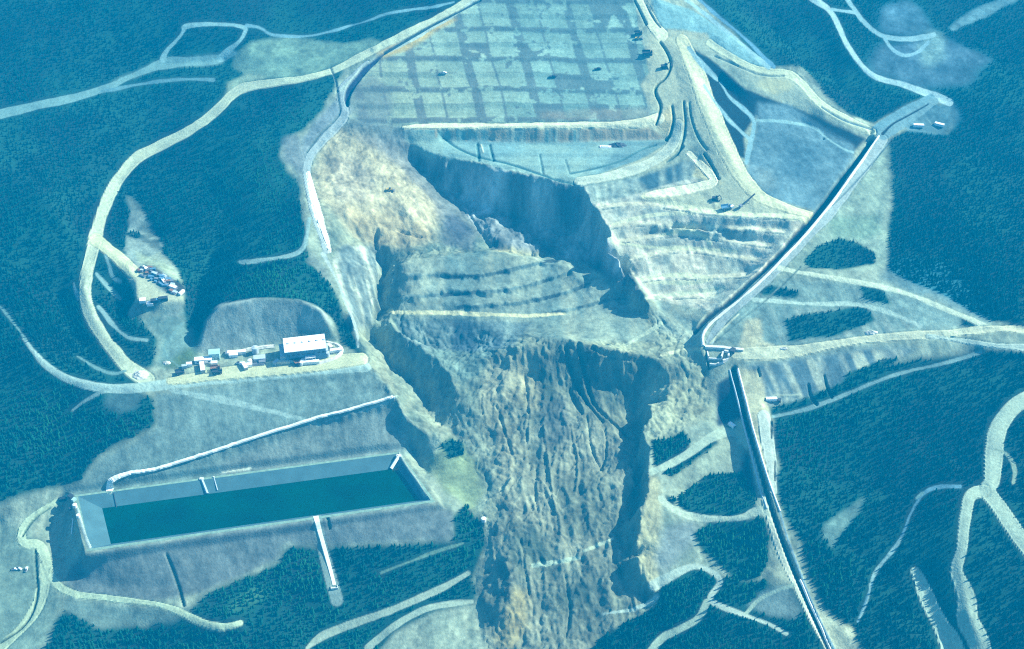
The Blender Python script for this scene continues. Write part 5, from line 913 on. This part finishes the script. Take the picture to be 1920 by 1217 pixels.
for zone in ([(440,270),(560,200),(620,200),(545,330),(575,460),(645,570),(430,570),(500,430)], [(-60,720),(290,740),(292,805),(100,925),(-60,950)], [(90,1120),(520,1030),(900,960),(900,1260),(90,1260)], [(1200,815),(1300,800),(1440,880),(1450,1100),(1560,1260),(1080,1260),(1200,1100)], [(1450,780),(1640,700),(1720,720),(1640,1000),(1480,960)]): GREEN = np.maximum(GREEN, soft(pip(zone, 12), 8))
M_TRUNK = newmat('conifer_bark', (.12, .09, .06), .95)[0]
def conifer(h, seed, n=6):
    r = random.Random(seed); vs, fs = [], []
    for t in range(3):
        zb, zt = h * (.12 + .26 * t), h * (.52 + .24 * t); rad = h * (.31 - .08 * t); b = len(vs); ph = r.random() * 6
        for k in range(n):
            a = ph + k * 2 * math.pi / n; rr_ = rad * (1 + .35 * (r.random() - .5)) * (1 if k % 2 else .72)
            vs.append((rr_ * math.cos(a), rr_ * math.sin(a), zb + h * .05 * (r.random() - .5)))
        vs.append((0, 0, min(zt, h)))
        fs += [(b + k, b + (k + 1) % n, b + n) for k in range(n)]
    return np.array(vs), np.array(fs)
P8 = [conifer(1.0, k) for k in range(8)]
step = 2.7
px = np.arange(X0 + 4, X1 - 4, step); py = np.arange(Y0 + 4, Y1 - 4, step); TX, TY = np.meshgrid(px, py)
TX = TX + (rng.random(TX.shape) - .5) * step * 1.1; TY = TY + (rng.random(TY.shape) - .5) * step * 1.1
TX, TY = TX.ravel(), TY.ravel()
ii, jj = np.clip((TX - X0).astype(int), 0, NX - 1), np.clip((TY - Y0).astype(int), 0, NY - 1)
dens = 1.10 - .50 * patchy[jj, ii] + .35 * n2[jj, ii]
keep = (F[jj, ii] > .55 + .45 * n2[jj, ii]) & (rng.random(TX.shape) < dens)
tz = Z[jj, ii]; tu, tv = project(TX, TY, tz)
keep &= (tu > -260) & (tu < 2180) & (tv > -110) & (tv < 1330)
TX, TY, tz, tu, tv, ii, jj = [q[keep] for q in (TX, TY, tz, tu, tv, ii, jj)]
TH = np.clip(1.25 - (TY - 850) / 1600, .7, 1.15) * (2.5 + 3.2 * rng.random(len(TX)) ** 1.3) * (1 + .3 * n3[jj, ii]) * np.clip(.35 + F[jj, ii] * .7, .4, 1)
print('trees', len(TX))
inview = (tu > 12) & (tu < 1908) & (tv < 1205) & (tv > 0)
dist = np.sqrt(TX ** 2 + TY ** 2 + (tz - CAMH) ** 2)
score = np.where(inview, TH / dist, 0); single = np.argsort(-score)[:280]; smask = np.zeros(len(TX), bool); smask[single] = True
V_, F_ = [], []; off = 0; rot = rng.random(len(TX)) * 6.283; kind = rng.integers(0, 8, len(TX))
for k in range(8):
    s_ = np.nonzero((kind == k) & ~smask)[0]; v, f = P8[k]
    c, s = np.cos(rot[s_])[:, None], np.sin(rot[s_])[:, None]; h = TH[s_][:, None]
    X = (v[None, :, 0] * c - v[None, :, 1] * s) * h + TX[s_][:, None]; Yy = (v[None, :, 0] * s + v[None, :, 1] * c) * h + TY[s_][:, None]
    V_.append(np.stack([X, Yy, v[None, :, 2] * h + tz[s_][:, None] - .2], 2).reshape(-1, 3))
    F_.append((f[None] + (np.arange(len(s_)) * len(v))[:, None, None] + off).reshape(-1, 3)); off += len(s_) * len(v)
Vv = np.concatenate(V_).astype(np.float32); Ff = np.concatenate(F_).astype(np.int32)
me = bpy.data.meshes.new('forest'); me.vertices.add(len(Vv)); me.loops.add(Ff.size); me.polygons.add(len(Ff))
me.vertices.foreach_set('co', Vv.ravel()); me.loops.foreach_set('vertex_index', Ff.ravel()); me.polygons.foreach_set('loop_start', np.arange(0, Ff.size, 3, dtype=np.int32)); me.update(calc_edges=True)
at_ = me.attributes.new('fresh', 'FLOAT', 'POINT')
gi = np.clip((Vv[:, 0] - X0).astype(int), 0, NX - 1); gj = np.clip((Vv[:, 1] - Y0).astype(int), 0, NY - 1); at_.data.foreach_set('value', GREEN[gj, gi].astype(np.float32))
me.materials.append(M_CROWN); fo = bpy.data.objects.new('forest', me); sc.collection.objects.link(fo)
fo['kind'] = 'stuff'; fo['label'] = 'dense dark conifer forest covering the hills around the mine'; fo['category'] = 'forest'
crown_me, trunk_me = [], []
for k in range(8):
    m1 = bpy.data.meshes.new('crown'); m1.from_pydata([tuple(p) for p in P8[k][0]], [], [tuple(int(q) for q in p) for p in P8[k][1]]); m1.materials.append(M_CROWN); fa = m1.attributes.new('fresh', 'FLOAT', 'POINT'); fa.data.foreach_set('value', np.ones(len(m1.vertices), np.float32)); crown_me.append(m1)
vs = []; fs = []
for k in range(6):
    a = k * math.pi / 3; vs += [(.02 * math.cos(a), .02 * math.sin(a), -.04), (.008 * math.cos(a), .008 * math.sin(a), .8)]
fs = [(2 * k, (2 * k + 2) % 12, (2 * k + 3) % 12, 2 * k + 1) for k in range(6)]
tm = bpy.data.meshes.new('trunk'); tm.from_pydata(vs, [], fs); tm.materials.append(M_TRUNK)
def tree_zone(u, v):
    if u < 480 and v > 1100: return 'dark conifer in the forest below the winding track at lower left'
    if u < 900: return 'dark conifer in the forest strip beneath the long rectangular pond'
    if u < 1200: return 'dark conifer at the foot of the landslide tongue'
    if u < 1560: return 'dark conifer beside the hairpin track below the landslide'
    return 'dark conifer in the shaded forest at lower right'
for t in single:
    e = bpy.data.objects.new('conifer_tree', None); sc.collection.objects.link(e); e.location = (TX[t], TY[t], tz[t]); e.rotation_euler[2] = rot[t]; e.empty_display_size = .5
    h = float(TH[t]); e.scale = (h, h, h); e['label'] = tree_zone(tu[t], tv[t]); e['category'] = 'tree'; e['group'] = e['label'].replace('dark conifer', 'conifers')
    for nm, m1 in (('crown', crown_me[kind[t]]), ('trunk', tm)):
        c = bpy.data.objects.new(nm, m1); sc.collection.objects.link(c); c.parent = e
# ------------------------------------------------------------------ haze
def haze_box():
    b = 9000; zlo, zhi = -260.0, CAMH + 6
    vs = [(x, y, z) for z in (zlo, zhi) for y in (-b, b + 1300) for x in (-b, b)]
    fs = [(0, 2, 3, 1), (4, 5, 7, 6), (0, 1, 5, 4), (2, 6, 7, 3), (0, 4, 6, 2), (1, 3, 7, 5)]
    me = bpy.data.meshes.new('haze'); me.from_pydata(vs, [], fs)
    m = bpy.data.materials.new('air'); m.use_nodes = True; n = m.node_tree
    for q in list(n.nodes):
        if q.type == 'BSDF_PRINCIPLED': n.nodes.remove(q)
    p = n.nodes.new('ShaderNodeVolumePrincipled'); p.inputs['Color'].default_value = (*HAZE_COL, 1); p.inputs['Density'].default_value = HAZE_DENS
    p.inputs['Anisotropy'].default_value = 0.0
    out = [q for q in n.nodes if q.type == 'OUTPUT_MATERIAL'][0]; n.links.new(p.outputs[0], out.inputs['Volume'])
    me.materials.append(m); o = bpy.data.objects.new('haze', me); sc.collection.objects.link(o); o['kind'] = 'stuff'
haze_box()
